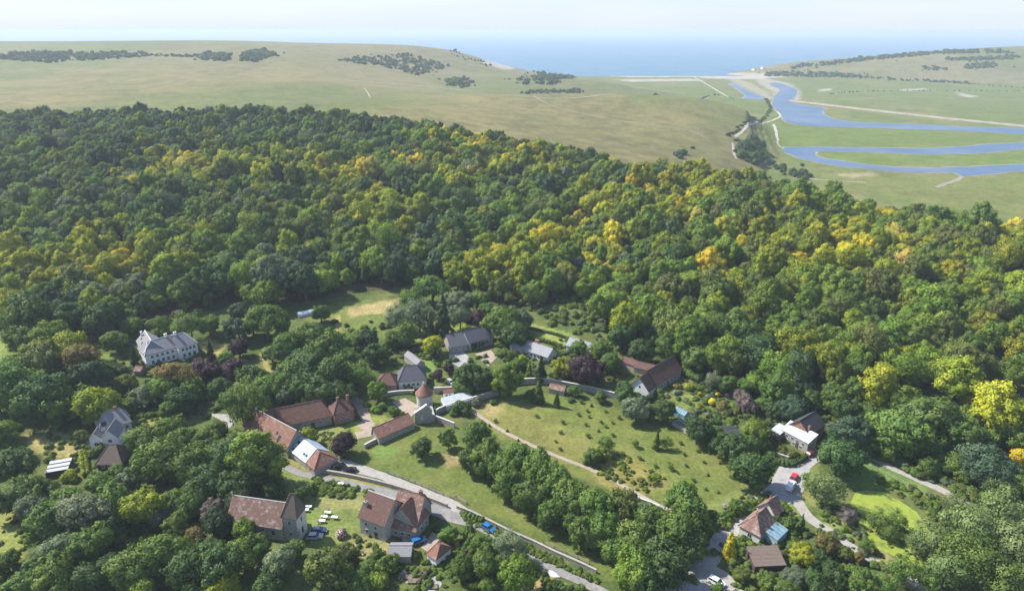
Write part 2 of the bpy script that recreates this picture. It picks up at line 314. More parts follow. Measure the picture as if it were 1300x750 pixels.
ZONES = [  # polygon, colour, feather of the edge in metres
 (G((380, 410), (400, 392), (440, 384), (500, 378), (505, 425), (440, 432), (400, 415)), (.13, .165, .04), 1.5),
 (G((440, 392), (470, 386), (505, 378), (505, 400), (470, 398), (446, 402)), (.36, .29, .13), 1.5),
 (G((424, 400), (427, 400), (432, 424), (427, 424)), (.34, .29, .10), .5), (G((429, 399), (431, 399), (435, 424), (432, 424)), (.34, .29, .10), .5),
 (G((-60, 437), (16, 432), (30, 455), (40, 470), (20, 472), (-60, 470)), (.16, .21, .05), 2),
 (G((590, 520), (640, 512), (700, 500), (790, 520), (860, 545), (920, 575), (960, 620), (935, 645), (880, 645), (800, 625), (720, 600), (640, 565)), (.120, .148, .034), 1.5),
 (G((600, 520), (680, 515), (740, 560), (770, 595), (700, 590), (640, 560)), (.158, .158, .044), 7),
 (G((745, 590), (790, 575), (830, 590), (850, 620), (800, 632), (755, 610)), (.20, .172, .052), 2.5),
 (G((590, 512), (615, 506), (640, 520), (620, 530)), (.31, .26, .11), 3),
 (G((455, 575), (545, 535), (560, 540), (585, 555), (600, 600), (700, 660), (800, 705), (775, 740), (690, 690), (610, 645), (560, 625), (500, 600), (450, 585)), (.108, .138, .032), 1.2),
 (G((468, 574), (490, 562), (508, 571), (490, 582)), (.095, .175, .035), .3),
 (G((560, 575), (590, 578), (586, 592), (566, 592)), (.25, .20, .10), 1),
 (G((345, 560), (400, 594), (450, 605), (520, 628), (565, 643), (562, 648), (500, 632), (440, 612), (390, 600), (340, 574)), (.24, .22, .07), .8),
 (G((345, 585), (390, 604), (470, 622), (490, 634), (480, 650), (430, 700), (395, 690), (385, 650), (360, 612)), (.15, .19, .05), 1.2),
 (G((400, 632), (478, 632), (466, 648), (400, 646)), (.22, .21, .08), 1),
 (G((455, 676), (500, 684), (490, 715), (455, 722), (430, 712), (440, 690)), (.235, .215, .085), 1.2),
 (G((655, 702), (700, 735), (740, 756), (660, 756), (650, 730)), (.34, .255, .12), 1.2),
 (G((590, 705), (610, 705), (606, 726), (588, 722)), (.25, .22, .08), .6),
 (G((28, 552), (70, 546), (100, 555), (108, 578), (66, 582), (40, 572)), (.30, .255, .10), 1.5),
 (G((165, 528), (205, 528), (210, 545), (180, 548)), (.26, .235, .07), 1),
 (G((-20, 640), (22, 650), (32, 690), (34, 725), (20, 730), (-20, 690)), (.21, .23, .06), 1.2),
 (G((1052, 590), (1110, 578), (1180, 618), (1180, 640), (1130, 622), (1075, 618)), (.12, .19, .045), 1.0),
 (G((1040, 650), (1078, 645), (1080, 690), (1050, 690)), (.19, .22, .07), 1.5),
 (G((1100, 690), (1130, 704), (1170, 735), (1160, 750), (1100, 710)), (.26, .235, .10), 1.0),
 (G((570, 404), (590, 402), (603, 416), (575, 420)), (.22, .27, .05), .6),
 (G((530, 455), (550, 456), (556, 470), (540, 474)), (.16, .24, .05), .6),
 (G((522, 415), (545, 412), (545, 430), (527, 432)), (.21, .25, .06), .8),
 (G((580, 498), (632, 495), (630, 502), (596, 505)), (.27, .26, .08), .4),
 (G((466, 528), (485, 526), (496, 532), (474, 541)), (.22, .24, .06), .3),
 (G((440, 538), (455, 535), (464, 545), (452, 552)), (.22, .24, .06), .3), (G((400, 545), (440, 540), (440, 556), (405, 560)), (.2, .22, .06), .6),
 (G((850, 505), (880, 500), (890, 512), (870, 520)), (.15, .2, .045), .6),
 (G((670, 410), (720, 422), (780, 452), (770, 460), (700, 432), (665, 418)), (.2, .24, .06), .8),
 (G((250, 436), (264, 428), (285, 440), (280, 452), (262, 448)), (.32, .27, .09), .8),
 (G((328, 450), (335, 448), (345, 470), (338, 476)), (.3, .26, .09), .6),
 (G((120, 446), (150, 450), (156, 458), (130, 460)), (.18, .22, .05), .5),
 (G((890, 640), (1000, 590), (1040, 585), (1040, 640), (990, 660), (925, 700)), (.15, .18, .05), 1.5),
]
FAR = [
 (G((980, 128), (1045, 141), (1058, 151), (1162, 160), (1300, 168), (1420, 175), (1420, 185), (1300, 178), (1200, 186), (1060, 186), (1000, 186), (960, 175)), (.105, .15, .034), 12),
 (G((1037, 195), (1110, 195), (1180, 197), (1300, 192), (1420, 186), (1420, 206), (1300, 207), (1110, 209), (1050, 200)), (.11, .16, .034), 8),
 (G((1010, 206), (1110, 220), (1220, 226), (1300, 222), (1420, 220), (1420, 290), (1300, 275), (1100, 245), (1010, 225)), (.13, .15, .045), 15),
 (G((1058, 221), (1110, 219), (1112, 223), (1080, 226)), (.28, .24, .14), 5),
 (G((965, 97), (1000, 108), (1100, 112), (1250, 112), (1420, 118), (1420, 150), (1250, 140), (1100, 130), (1040, 124), (1016, 116)), (.115, .145, .045), 25),
 (G((860, 100), (925, 122), (975, 125), (940, 98)), (.125, .14, .05), 25),
 (G((742, 96.2), (800, 93.5), (880, 91.5), (960, 93.2), (1000, 96.5), (985, 99), (940, 98.5), (880, 98), (800, 98.5)), (.36, .33, .27), 15),
 (G((968, 99), (1003, 106), (1015, 116), (1016, 127), (1003, 128), (985, 120), (958, 102)), (.30, .275, .225), 10),
 (G((930, 98), (960, 108), (985, 126), (975, 127), (952, 115), (922, 100)), (.27, .25, .18), 10),
 (G((890, 98), (960, 97), (985, 98.5), (960, 101), (890, 100)), (.36, .33, .28), 12),
 (G((1042, 113.5), (1058, 112), (1050, 115.5), (1040, 117)), (.33, .31, .25), 8), (G((1140, 114), (1176, 112), (1178, 114), (1145, 116)), (.31, .30, .25), 8), (G((1212, 117), (1240, 122), (1238, 124.5), (1222, 123)), (.32, .30, .24), 8),
 (G((620, 77), (652, 88), (642, 89), (612, 80)), (.36, .34, .30), 6),
 (G((780, 101), (880, 100), (895, 103), (800, 104)), (.33, .32, .27), 15),
]
# ------------------------------------------------------------------ the land: one sheet out to the coast and beyond
def mix(c, d, t): return c * (1 - t[..., None]) + np.array(d) * t[..., None]
def sm(x, a, b): t = np.clip((x - a) / (b - a), 0, 1); return t * t * (3 - 2 * t)
cov = np.ones(GX.shape + (3,)) * np.array((.070, .100, .026))
n1 = vnoise(GX, GY, 23) * .6 + vnoise(GX + 91, GY, 9) * .4
cov = mix(cov, (.125, .145, .045), sm(n1, .5, .8) * .7)
far = sm(GY, 480, 560)                                         # open downland: ripening grass
n2 = vnoise(GX, GY * .6, 260) * .55 + vnoise(GX + 300, GY, 80) * .3 + vnoise(GX, GY + 77, 25) * .15
down = mix(np.ones(GX.shape + (3,)) * np.array((.115, .136, .046)), (.185, .162, .070), sm(n2, .35, .66))
n4 = vnoise(GX + GY * .3, GY * .35, 120) * .5 + vnoise(GX, GY, 12) * .5; down = mix(down, (.085, .092, .036), sm(n4, .5, .8) * .55); down = mix(down, (.165, .158, .092), sm(GY, 1050, 1900) * .55 * sm(n2, .2, .6))
cov = cov * (1 - far[..., None]) + down * far[..., None]
flat = sm(-GZ, 10.6, 12.3); n3 = vnoise(GX, GY * .5, 60) * .6 + vnoise(GX, GY, 18) * .4
marsh = mix(np.ones(GX.shape + (3,)) * np.array((.105, .142, .038)), (.155, .155, .06), sm(n3, .42, .7))
cov = cov * (1 - flat[..., None]) + marsh * flat[..., None]
jx = (vnoise(GX, GY, 2.3) - .5); jy = (vnoise(GX + 40, GY + 11, 2.3) - .5)
for poly, c, fe in ZONES + FAR:
    pad = fe * 2; lo, hi = poly.min(0) - pad, poly.max(0) + pad
    sel = (GX > lo[0]) & (GX < hi[0]) & (GY > lo[1]) & (GY < hi[1])
    if not sel.any(): continue
    x, y = GX[sel], GY[sel]; a = np.zeros(x.shape)
    for k in range(8):
        an = k * math.pi / 4; a += inside(poly, x + jx[sel] * fe * 1.6 + math.cos(an) * fe * .5, y + jy[sel] * fe * 1.6 + math.sin(an) * fe * .5)
    a = (a / 8)[:, None] * .92; cov[sel] = cov[sel] * (1 - a) + np.array(c) * a
iw = inside(wood_poly, GX, GY)
for k, p in CLEAR.items(): iw &= ~inside(p, GX, GY)
cov[iw] = cov[iw] * .15 + np.array((.05, .045, .025)) * .85       # leaf litter
fac = []
idx = np.arange(NR * NA).reshape(NR, NA)
q = np.stack([idx[:-1, :-1], idx[:-1, 1:], idx[1:, 1:], idx[1:, :-1]], -1).reshape(-1, 4)
me = bpy.data.meshes.new('terrain'); me.vertices.add(NR * NA)
me.vertices.foreach_set('co', np.stack([GX, GY, GZ], -1).ravel().astype(np.float32))
me.loops.add(q.size); me.loops.foreach_set('vertex_index', q.ravel().astype(np.int32))
me.polygons.add(len(q)); me.polygons.foreach_set('loop_start', np.arange(0, q.size, 4, dtype=np.int32)); me.polygons.foreach_set('loop_total', np.full(len(q), 4, np.int32))
me.polygons.foreach_set('use_smooth', np.ones(len(q), bool)); me.update(calc_edges=True)
ca = me.color_attributes.new('cover', 'FLOAT_COLOR', 'POINT')
ca.data.foreach_set('color', np.concatenate([cov, np.ones(cov.shape[:2] + (1,))], -1).ravel().astype(np.float32))
me.materials.append(MATS['terrain'])
land = bpy.data.objects.new('terrain', me); COL.objects.link(land); land['kind'] = 'structure'
link('ground', [(-9000, -3000, -16.5), (9000, -3000, -16.5), (9000, 75, -16.5), (-9000, 75, -16.5)], [(0, 1, 2, 3)], 'mud', tag={'kind': 'structure'})
# ------------------------------------------------------------------ sea and river
sv = [(-60000, 1500, -14.2), (60000, 1500, -14.2), (60000, 60000, -14.2), (-60000, 60000, -14.2)]
link('sea', sv, [(0, 1, 2, 3)], 'sea_water', tag={'kind': 'structure'})
def sheet(name, pts, mat, dz, step=None, z=None, px=True):
    """a sheet that follows the ground inside an outline"""
    P = gpoly(pts) if px else np.array(pts)
    import bmesh
    bm = bmesh.new()
    out = []
    for i in range(len(P)):
        a, b = P[i], P[(i + 1) % len(P)]; n = max(1, int(np.hypot(*(b - a)) / (step or 3)))
        out += [a + (b - a) * k / n for k in range(n)]
    from mathutils.geometry import delaunay_2d_cdt
    n = len(out); cv, _, cf = delaunay_2d_cdt([Vector((p[0], p[1])) for p in out], [(i, (i + 1) % n) for i in range(n)], [], 1, 1e-4)[:3]
    vs = [bm.verts.new((p[0], p[1], 0)) for p in cv]
    for f in cf: bm.faces.new([vs[i] for i in f])
    if z is None:
        for _ in range(3):
            es = [e for e in bm.edges if e.calc_length() > (step or 3) * 1.5]
            if not es: break
            bmesh.ops.subdivide_edges(bm, edges=es, cuts=1); bmesh.ops.triangulate(bm, faces=bm.faces[:])
    co = np.array([v.co[:2] for v in bm.verts]); zz = hgt(co[:, 0], co[:, 1]) + dz if z is None else np.full(len(co), z)
    for v, h in zip(bm.verts, zz): v.co.z = h
    bmesh.ops.recalc_face_normals(bm, faces=bm.faces[:])
    if bm.faces[:] and sum(f.normal.z for f in bm.faces) < 0: bmesh.ops.reverse_faces(bm, faces=bm.faces[:])
    m = bpy.data.meshes.new(name); bm.to_mesh(m); bm.free(); m.materials.append(MATS[mat])
    o = bpy.data.objects.new(name, m); COL.objects.link(o); o['kind'] = 'structure'; return o
def smooth_line(P, step):
    P = np.array(P); out = []
    for i in range(len(P) - 1):
        p0, p1, p2, p3 = P[max(i - 1, 0)], P[i], P[i + 1], P[min(i + 2, len(P) - 1)]
        n = max(2, int(np.linalg.norm(p2 - p1) / step))
        for k in range(n):
            t = k / n; out.append(.5 * ((2 * p1) + (p2 - p0) * t + (2 * p0 - 5 * p1 + 4 * p2 - p3) * t * t + (3 * p1 - p0 - 3 * p2 + p3) * t ** 3))
    out.append(P[-1]); return np.array(out)
def ribbon(name, pts, width, mat, dz=.05, step=2.0, px=True, wob=.12, kind='structure'):
    P = smooth_line(gpoly(pts) if px else pts, step); d = np.gradient(P, axis=0); d /= np.linalg.norm(d, axis=1)[:, None] + 1e-9; nn = np.stack([-d[:, 1], d[:, 0]], -1)
    wd = np.interp(np.linspace(0, 1, len(P)), np.linspace(0, 1, len(width)), width) if hasattr(width, '__len__') else np.full(len(P), width)
    cols = []
    for s in (-.5, -.17, .17, .5):
        j = (RNG.random(len(P)) - .5) * wob * (2 if abs(s) == .5 else 0)
        cols.append(P + nn * (wd * s + j * np.minimum(wd, 4) / 2)[:, None])
    A = np.stack(cols, 1); Z = hgt(A[..., 0], A[..., 1]) + dz; V = np.concatenate([A, Z[..., None]], -1).reshape(-1, 3)
    F = [(4 * i + k, 4 * i + k + 1, 4 * i + 5 + k, 4 * i + 4 + k)[::-1] for i in range(len(P) - 1) for k in range(3)]
    return link(name, V, F, mat, smooth=True, tag={'kind': kind} if kind else None)
def onz(pts, z): return [tuple(at_z(x, y, z)[:2]) for x, y in pts]
UP = [(980, 134), (989, 144), (999, 155), (1030, 160), (1086, 162), (1162, 164.5), (1231, 167), (1300, 171), (1440, 178), (1440, 171), (1300, 163.5), (1231, 161), (1162, 158), (1093, 155.5), (1058, 151), (1046, 145), (1044, 141), (1048, 137.5), (1023, 134), (999, 129), (983, 128)]
LO = [(996, 187), (1058, 187), (1127, 188.5), (1197, 188), (1249, 184), (1300, 181), (1440, 172), (1440, 181), (1300, 189.5), (1249, 194), (1179, 196), (1110, 194), (1044, 192), (1035, 194), (1037, 198), (1058, 203), (1110, 210), (1162, 213), (1231, 212), (1300, 208.5), (1440, 203),
      (1440, 212), (1300, 217), (1259, 221), (1221, 223.5), (1211, 219), (1162, 219), (1110, 215.5), (1058, 210), (1023, 203), (1003, 196), (992, 191)]
def rough(pts, amp):
    P = np.array(onz(pts, -12.9)); P = np.concatenate([P, P[:1]]); S = smooth_line(P, 9)[:-1]
    return S + np.stack([vnoise(S[:, 0], S[:, 1], 14) - .5, vnoise(S[:, 0] + 55, S[:, 1], 14) - .5], -1) * amp
def grow(S, d):
    t = np.roll(S, -1, 0) - np.roll(S, 1, 0); t /= np.linalg.norm(t, axis=1)[:, None] + 1e-9; n = np.stack([t[:, 1], -t[:, 0]], -1)
    ar = .5 * np.sum(S[:, 0] * np.roll(S[:, 1], -1) - np.roll(S[:, 0], -1) * S[:, 1])
    return S + n * d * (1 if ar > 0 else -1)
RV = 0
for nm, pts in (('river', UP), ('river', LO), ('river', [(925, 107), (933, 106), (946, 114), (970, 124), (971, 127), (944, 125.5), (946, 121), (935, 113)]), ('river', [(984, 121), (982, 126), (986, 128), (1004, 128.5), (1010, 120), (1012, 115), (1003, 110), (985, 105), (978, 108), (990, 114)])):
    RV += 1; S = rough(pts, 4); sheet('mud_bank', grow(S, 3.0), 'mud', 0, 12, -12.90 + RV * .02, px=False); sheet(nm, S, 'river_water', 0, 12, -12.78 + RV * .02, px=False)
for pts in ([(1030, 129), (1090, 126), (1140, 123), (1300, 127)], [(1188, 238), (1205, 232), (1216, 228), (1221, 223)], [(1060, 120), (1080, 117), (1150, 114), (1310, 118)], [(1000, 225), (1040, 228), (1100, 232)]):
    ribbon('creek', [tuple(p) for p in smooth_line(onz(pts, -12.95), 30)], 4.0, 'mud', .12, 8, px=False, wob=.6)
# raised causeway across the flood plain, with its chalk path
P = smooth_line(onz([(1003, 128.5), (1050, 134), (1093, 139), (1197, 150.5), (1300, 161), (1430, 174)], -13), 12)
d = np.gradient(P, axis=0); d /= np.linalg.norm(d, axis=1)[:, None]; nn = np.stack([-d[:, 1], d[:, 0]], -1)
V = []; 
for s, z in ((-6, -13.3), (-2.2, -10.9), (2.2, -10.9), (6, -13.3)): V.append(np.concatenate([P + nn * s, np.full((len(P), 1), z)], 1))
V = np.stack(V, 1).reshape(-1, 3)
link('embankment', V, [(4 * i + k, 4 * i + k + 1, 4 * i + 5 + k, 4 * i + 4 + k)[::-1] for i in range(len(P) - 1) for k in range(3)], 'mud', tag={'kind': 'structure'})
ribbon('chalk_path', [tuple(p) for p in P], 3.0, 'chalk', 0, 12, px=False)
bpy.data.objects['chalk_path'].location.z = 2.15
for pts, wd in (([(880, 97.5), (893, 105), (910, 115), (923, 123)], 4.5), ([(933, 174), (944, 165), (968, 157), (986, 151), (991, 147), (987, 142)], 3.6), ([(963, 186), (972, 193), (974, 200), (968, 205)], 3.6), ([(930, 182), (931, 192), (935, 202)], 2.6),
                ([(462, 112), (466, 117), (470, 124)], 1.2), ([(562, 63), (592, 73), (622, 81), (644, 87.5)], 2.5), ([(425, 101), (520, 108), (600, 116)], 3), ([(676, 122), (705, 136), (790, 154), (870, 165), (900, 178)], 1.0), ([(982, 158), (986, 170), (988, 184), (995, 189)], 3.5), ([(640, 121), (760, 121.5), (900, 124.5)], 2)):
    ribbon('chalk_path', pts, wd, 'chalk', .35, 14, wob=.5)
# ------------------------------------------------------------------ lanes and yards of the village
ribbon('lane', [(330, 566), (346, 580), (360, 591), (380, 600), (400, 605), (430, 611), (460, 618), (486, 625), (518, 634), (545, 644), (572, 655), (600, 664), (628, 677), (655, 695), (700, 721), (745, 741), (790, 762)], [2.2, 2.4, 2.6, 3.0, 4.6, 4.6, 3.2, 2.4, 2.4, 2.4], 'lane', .06)
ribbon('drive', [(418, 586), (440, 591), (462, 597), (485, 604), (520, 617), (560, 634), (580, 646), (592, 657)], [5.5, 4.6, 3.3, 3.0, 3.0, 4.4, 5], 'gravel_pale', .05)
ribbon('lane', [(850, 765), (870, 738), (900, 708), (922, 678), (950, 652), (975, 636), (996, 622), (1003, 606), (1012, 592), (1030, 580), (1040, 572)], [8, 8, 5.5, 5, 5, 5.5, 8, 9, 8.5, 6, 4], 'paving', .06)
sheet('yard', [(868, 744), (878, 722), (905, 716), (925, 728), (945, 752), (880, 756)], 'gravel_pale', .1)
ribbon('lane', [(1004, 622), (1012, 634), (1020, 648), (1032, 661), (1050, 672), (1075, 690), (1116, 715), (1152, 734), (1190, 758)], [3.5, 3.2, 3, 2.8, 2.6], 'gravel_pale', .05)
ribbon('footpath', [(1024, 521), (1040, 530), (1067, 547), (1085, 562), (1097, 575), (1140, 597), (1198, 623), (1228, 640)], [1.6, 2, 2.4, 3, 3, 2.6], 'gravel_pale', .05)
sheet('yard', [(262, 524), (290, 526), (298, 535), (292, 543), (284, 540), (280, 533)], 'gravel_pale', .06)
ribbon('lane', [(432, 498), (442, 503), (455, 511), (461, 522), (465, 532), (470, 542)], [4, 4, 4, 3.5, 3], 'gravel', .05)
sheet('courtyard', [(498, 510), (514, 505), (528, 513), (537, 519), (526, 525), (520, 531), (510, 521)], 'gravel', .06)
for pts, wd in (([(456, 536), (470, 547), (480, 551)], 3), ([(452, 553), (478, 546), (508, 532)], 4.4)): ribbon('garden_path', pts, wd, 'gravel', .075)
sheet('courtyard', [(603, 449), (623, 444), (631, 453), (620, 465)], 'gravel', .06)
sheet('yard', [(570, 438), (580, 438), (600, 458), (582, 466), (570, 458)], 'paving', .06)
sheet('yard', [(566, 486), (590, 484), (600, 493), (560, 497)], 'gravel', .06)
sheet('yard', [(541, 688), (549, 675), (556, 678), (558, 690), (545, 702), (534, 694)], 'gravel', .06)
for pts, wd in (([(886, 492), (893, 497), (900, 505), (902, 514)], 2.6), ([(902, 500), (915, 497), (922, 502)], 3.2), ([(880, 520), (900, 525), (935, 522)], 1.6), ([(585, 512), (600, 522), (640, 548), (700, 576), (760, 600), (830, 638), (880, 660)], 1.5), ([(860, 440), (868, 452), (870, 462)], 1.2)): ribbon('garden_path', pts, wd, 'gravel', .06)
sheet('pond', [(1080, 638), (1086, 624), (1100, 622), (1120, 624), (1140, 634), (1164, 650), (1180, 674), (1196, 680), (1214, 696), (1213, 716), (1200, 728), (1160, 722), (1136, 706), (1110, 694), (1086, 676), (1094, 652)], 'duckweed', .05)
ribbon('track', [(1236, 487), (1260, 462), (1312, 420)], 5, 'soil', .06)
# ------------------------------------------------------------------ foliage
def rand_dirs(n, rng):
    v = rng.normal(size=(n, 3)); return v / np.linalg.norm(v, axis=1)[:, None]
def ico():
    import bmesh
    bm = bmesh.new(); bmesh.ops.create_icosphere(bm, subdivisions=1, radius=1); v = np.array([x.co[:] for x in bm.verts]); f = [[q.index for q in x.verts] for x in bm.faces]; bm.free(); return v, np.array(f)
ICO_V, ICO_F = ico()
def foliage_mesh(name, lobes, per, leaf, seed, core=.78, up=.25, drop=0.0, ragged=.16):
    """lobes: (centre, radii); many leaf sprays lie over every lobe, a small lumpy core keeps the light out of its middle"""
    rng = np.random.default_rng(seed)
    C = np.array([l[0] for l in lobes]); R = np.array([l[1] for l in lobes]) if hasattr(lobes[0][1], '__len__') else np.array([[l[1]] * 3 for l in lobes])
    mid = C.mean(0); V, Fq, NV, VAR = [], [], [], []; base = 0; tris = []
    lobe_var = rng.random(len(C))
    for i in range(len(C)):
        n = int(per * (R[i].mean() / R.mean()) ** 2)
        d = rand_dirs(n * 2, rng); d = d[(d[:, 2] > -.75 + .5 * rng.random(len(d)))][:n]; n = len(d)
        p = C[i] + d * R[i] * (1 + (rng.random((n, 1)) - .45) * ragged * 2)
        keep = np.ones(n, bool)
        for j in range(len(C)):
            if j != i: keep &= (((p - C[j]) / R[j]) ** 2).sum(1) > .62
        p, d = p[keep], d[keep]; n = len(p)
        if not n: continue
        out = p - mid; out /= np.linalg.norm(out, axis=1)[:, None] + 1e-9
        nv = d * .75 + out * .35; nv /= np.linalg.norm(nv, axis=1)[:, None]
        ng = nv + rand_dirs(n, rng) * .75 + np.array([0, 0, up]); ng /= np.linalg.norm(ng, axis=1)[:, None]
        a = np.cross(ng, rand_dirs(n, rng)); a /= np.linalg.norm(a, axis=1)[:, None] + 1e-9; b = np.cross(ng, a)
        s = leaf * (.6 + .8 * rng.random((n, 1))); e = .55 + .5 * rng.random((n, 1))
        q = np.stack([p - a * s, p - b * s * e - np.array([0, 0, drop]) * s, p + a * s, p + b * s * e], 1)
        q += (rng.random(q.shape) - .5) * s[:, None] * .5
        V.append(q.reshape(-1, 3)); NV.append(np.repeat(nv * .55 + ng * .45, 4, 0)); 
        hv = np.clip((p[:, 2] - C[:, 2].min()) / (np.ptp(C[:, 2]) + .5), 0, 1)
        VAR.append(np.repeat(np.clip(.5 + (lobe_var[i] - .5) * .72 + (rng.random(n) - .5) * .55, 0, 1), 4))
        Fq.append(np.arange(n * 4).reshape(-1, 4) + base); base += n * 4
    nq = base // 4
    if core > 0:
        for i in range(len(C)):
            cv = ICO_V * R[i] * core * (.9 + .2 * rng.random((len(ICO_V), 1))) + C[i]; V.append(cv); NV.append(ICO_V); VAR.append(np.full(len(cv), .4)); tris.append(ICO_F + base); base += len(cv)
    V = np.concatenate(V); NV = np.concatenate(NV); VAR = np.concatenate(VAR)
    faces = [tuple(x) for x in np.concatenate(Fq)] + ([tuple(x) for x in np.concatenate(tris)] if tris else [])
    me = bpy.data.meshes.new(name); me.from_pydata(V.tolist(), [], faces)
    at = me.attributes.new('leafvar', 'FLOAT', 'POINT'); at.data.foreach_set('value', VAR.astype(np.float32))
    me.materials.append(MATS['leaf']); me.polygons.foreach_set('use_smooth', np.ones(len(faces), bool)); me.update()
    NV /= np.linalg.norm(NV, axis=1)[:, None] + 1e-9
    me.normals_split_custom_set_from_vertices(NV.tolist()); return me
def trunk_mesh(name, h, r, top, seed, limbs=5):
    rng = random.Random(seed); m = MB()
    m.tube([(0, 0, -.12), (r * .2, 0, h * .5), (0, r * .3, h), (r * .4, 0, top)], [r * 1.35, r, r * .85, r * .3], 7)
    for k in range(limbs):
        a = k * 2 * math.pi / limbs + rng.random(); z0 = h * (.65 + .3 * rng.random()) + (top - h) * .5 * rng.random(); L = .5 + .25 * rng.random()
        m.tube([(0, 0, z0), (math.cos(a) * L * .45, math.sin(a) * L * .45, z0 + .22), (math.cos(a) * L, math.sin(a) * L, z0 + .5 + .2 * rng.random())], [r * .55, r * .38, r * .12], 5)
    me = bpy.data.meshes.new(name); me.from_pydata(m.v, [], m.f); me.materials.append(MATS['bark']); return me
def dome_lobes(n, b, cz, seed, lo=.26, hi=.42, low=-.55, irr=.18):
    rng = np.random.default_rng(seed); out = []
    while len(out) < n:
        d = rand_dirs(1, rng)[0]
        if d[2] < low: continue
        r = lo + (hi - lo) * rng.random(); k = (1 - r * .9) * (1 + .12 * rng.random() - irr * rng.random()); c = d * k
        if any(np.linalg.norm(c - o[0]) < .17 for o in out) and rng.random() < .85: continue
        out.append((c, r))
    wob = rng.normal(size=3) * .13; out = [(c * (1 + wob) + np.array([.12 * math.sin(c[2] * 4 + seed), .12 * math.cos(c[2] * 3 + seed), 0]), r) for c, r in out]
    out.append((np.array([0, 0, .05]), .6))
    return [(np.array([c[0], c[1], cz + c[2] * b]), np.array([r, r, r * (.55 + .45 * b)])) for c, r in out]
PROTO = {}
for k in range(6): PROTO['broad%d' % k] = (foliage_mesh('broad_crown', dome_lobes(46, .88, 1.0, 100 + k, .15, .29, -.8, .34), 98, .049, 200 + k, ragged=.30), trunk_mesh('broad_trunk', .45, .07, 1.1, k), 1.9)
for k in range(4): PROTO['tall%d' % k] = (foliage_mesh('tall_crown', dome_lobes(52, 1.3, 1.5, 300 + k, .15, .28, -.9, .32), 96, .049, 400 + k, ragged=.30), trunk_mesh('tall_trunk', .6, .055, 1.9, 20 + k), 2.8)
for k in range(2): PROTO['fine%d' % k] = (foliage_mesh('fine_crown', dome_lobes(18, 1.05, 1.25, 500 + k, .24, .40, -.85, .35), 230, .040, 600 + k, core=.5, drop=.6, ragged=.35), trunk_mesh('fine_trunk', .5, .05, 1.7, 30 + k), 2.4)
def cone_lobes(seed, h, n):
    rng = np.random.default_rng(seed); out = []
    for i in range(n):
        t = (i + .5) / n; a = i * 2.4 + rng.random(); rad = (1 - t) * .8 + .12
        out.append((np.array([math.cos(a) * rad * .55, math.sin(a) * rad * .55, .25 + t * (h - .35)]), np.array([rad * .55, rad * .55, .42])))
    return out
for k in range(2): PROTO['cone%d' % k] = (foliage_mesh('conifer_crown', cone_lobes(700 + k, 4.2, 22), 120, .075, 710 + k, up=0, drop=.5), trunk_mesh('conifer_trunk', .5, .07, 3.6, 40 + k, 0), 4.2)
def shrub_lobes(seed, n=8):
    rng = np.random.default_rng(seed)
    return [(np.array([(rng.random() - .5) * 1.15, (rng.random() - .5) * 1.15, .25 + .5 * rng.random()]), .3 + .2 * rng.random()) for _ in range(n)] + [(np.array([0, 0, .4]), .55)]
for k in range(4): PROTO['shrub%d' % k] = (foliage_mesh('shrub_crown', shrub_lobes(800 + k), 120, .085, 810 + k, up=.4), trunk_mesh('shrub_stem', .2, .05, .5, 50 + k, 4), 1.1)
TONES = {'dark': (.070, .122, .031), 'mid': (.118, .185, .034), 'olive': (.135, .165, .034), 'fresh': (.158, .232, .028), 'lime': (.245, .285, .022), 'gold': (.56, .475, .03), 'yellow': (.36, .365, .024), 'orange': (.42, .36, .075),
         'blue': (.068, .122, .056), 'grey': (.150, .190, .095), 'willow': (.16, .215, .066), 'copper': (.05, .028, .034), 'plum': (.11, .068, .078), 'rust': (.19, .155, .04), 'pine': (.044, .080, .028), 'bare': (.17, .15, .125), 'pale': (.30, .32, .20)}
TONE_WORD = {'dark': 'dark green', 'mid': 'mid green', 'olive': 'olive green', 'fresh': 'fresh green', 'lime': 'lime green', 'gold': 'golden yellow', 'yellow': 'yellow green', 'orange': 'orange tinged', 'blue': 'bluish green', 'grey': 'grey green',
             'willow': 'soft pale green', 'copper': 'dark purple', 'plum': 'dusky purple', 'rust': 'rusty brown', 'pine': 'blackish green', 'bare': 'half bare grey', 'pale': 'pale flowering'}
LAND = {'the white manor': (212, 440), 'the slate roofed villa': (142, 535), 'the brown hipped lodge': (138, 580), 'the striped greenhouse': (70, 590), 'the long tiled barn': (350, 545), 'the north barn range': (390, 518), 'the church tower': (372, 650), 'the church nave': (320, 645),
        'the gabled stone farmhouse': (500, 650), 'the red roofed garage': (560, 698), 'the blue hatchback': (620, 670), 'the round dovecote': (538, 503), 'the ruined gable wall': (537, 530), 'the grassed glade': (450, 405), 'the slate barn': (600, 428), 'the dark slate cottage': (520, 472),
        'the pale slate bungalow': (680, 445), 'the brown tiled longhouse': (835, 478), 'the blue glasshouse': (862, 522), 'the orchard meadow': (720, 560), 'the white roofed lodge': (1012, 552), 'the red tiled cottage': (970, 660), 'the brown shed': (978, 708), 'the duckweed pond': (1140, 665), 'the pale footpath': (1140, 597),
        'the wooded ride': (1260, 455), 'the meadow strip': (650, 660), 'the polytunnel': (397, 400), 'the overgrown field edge': (10, 670), 'the dry lawn': (70, 565), 'the gorse patch': (800, 605), 'the pale lane': (930, 690), 'the white dinghy': (703, 729)}
ITEMS = []          # (things that need a label of their own: root, px, py, words, noun)
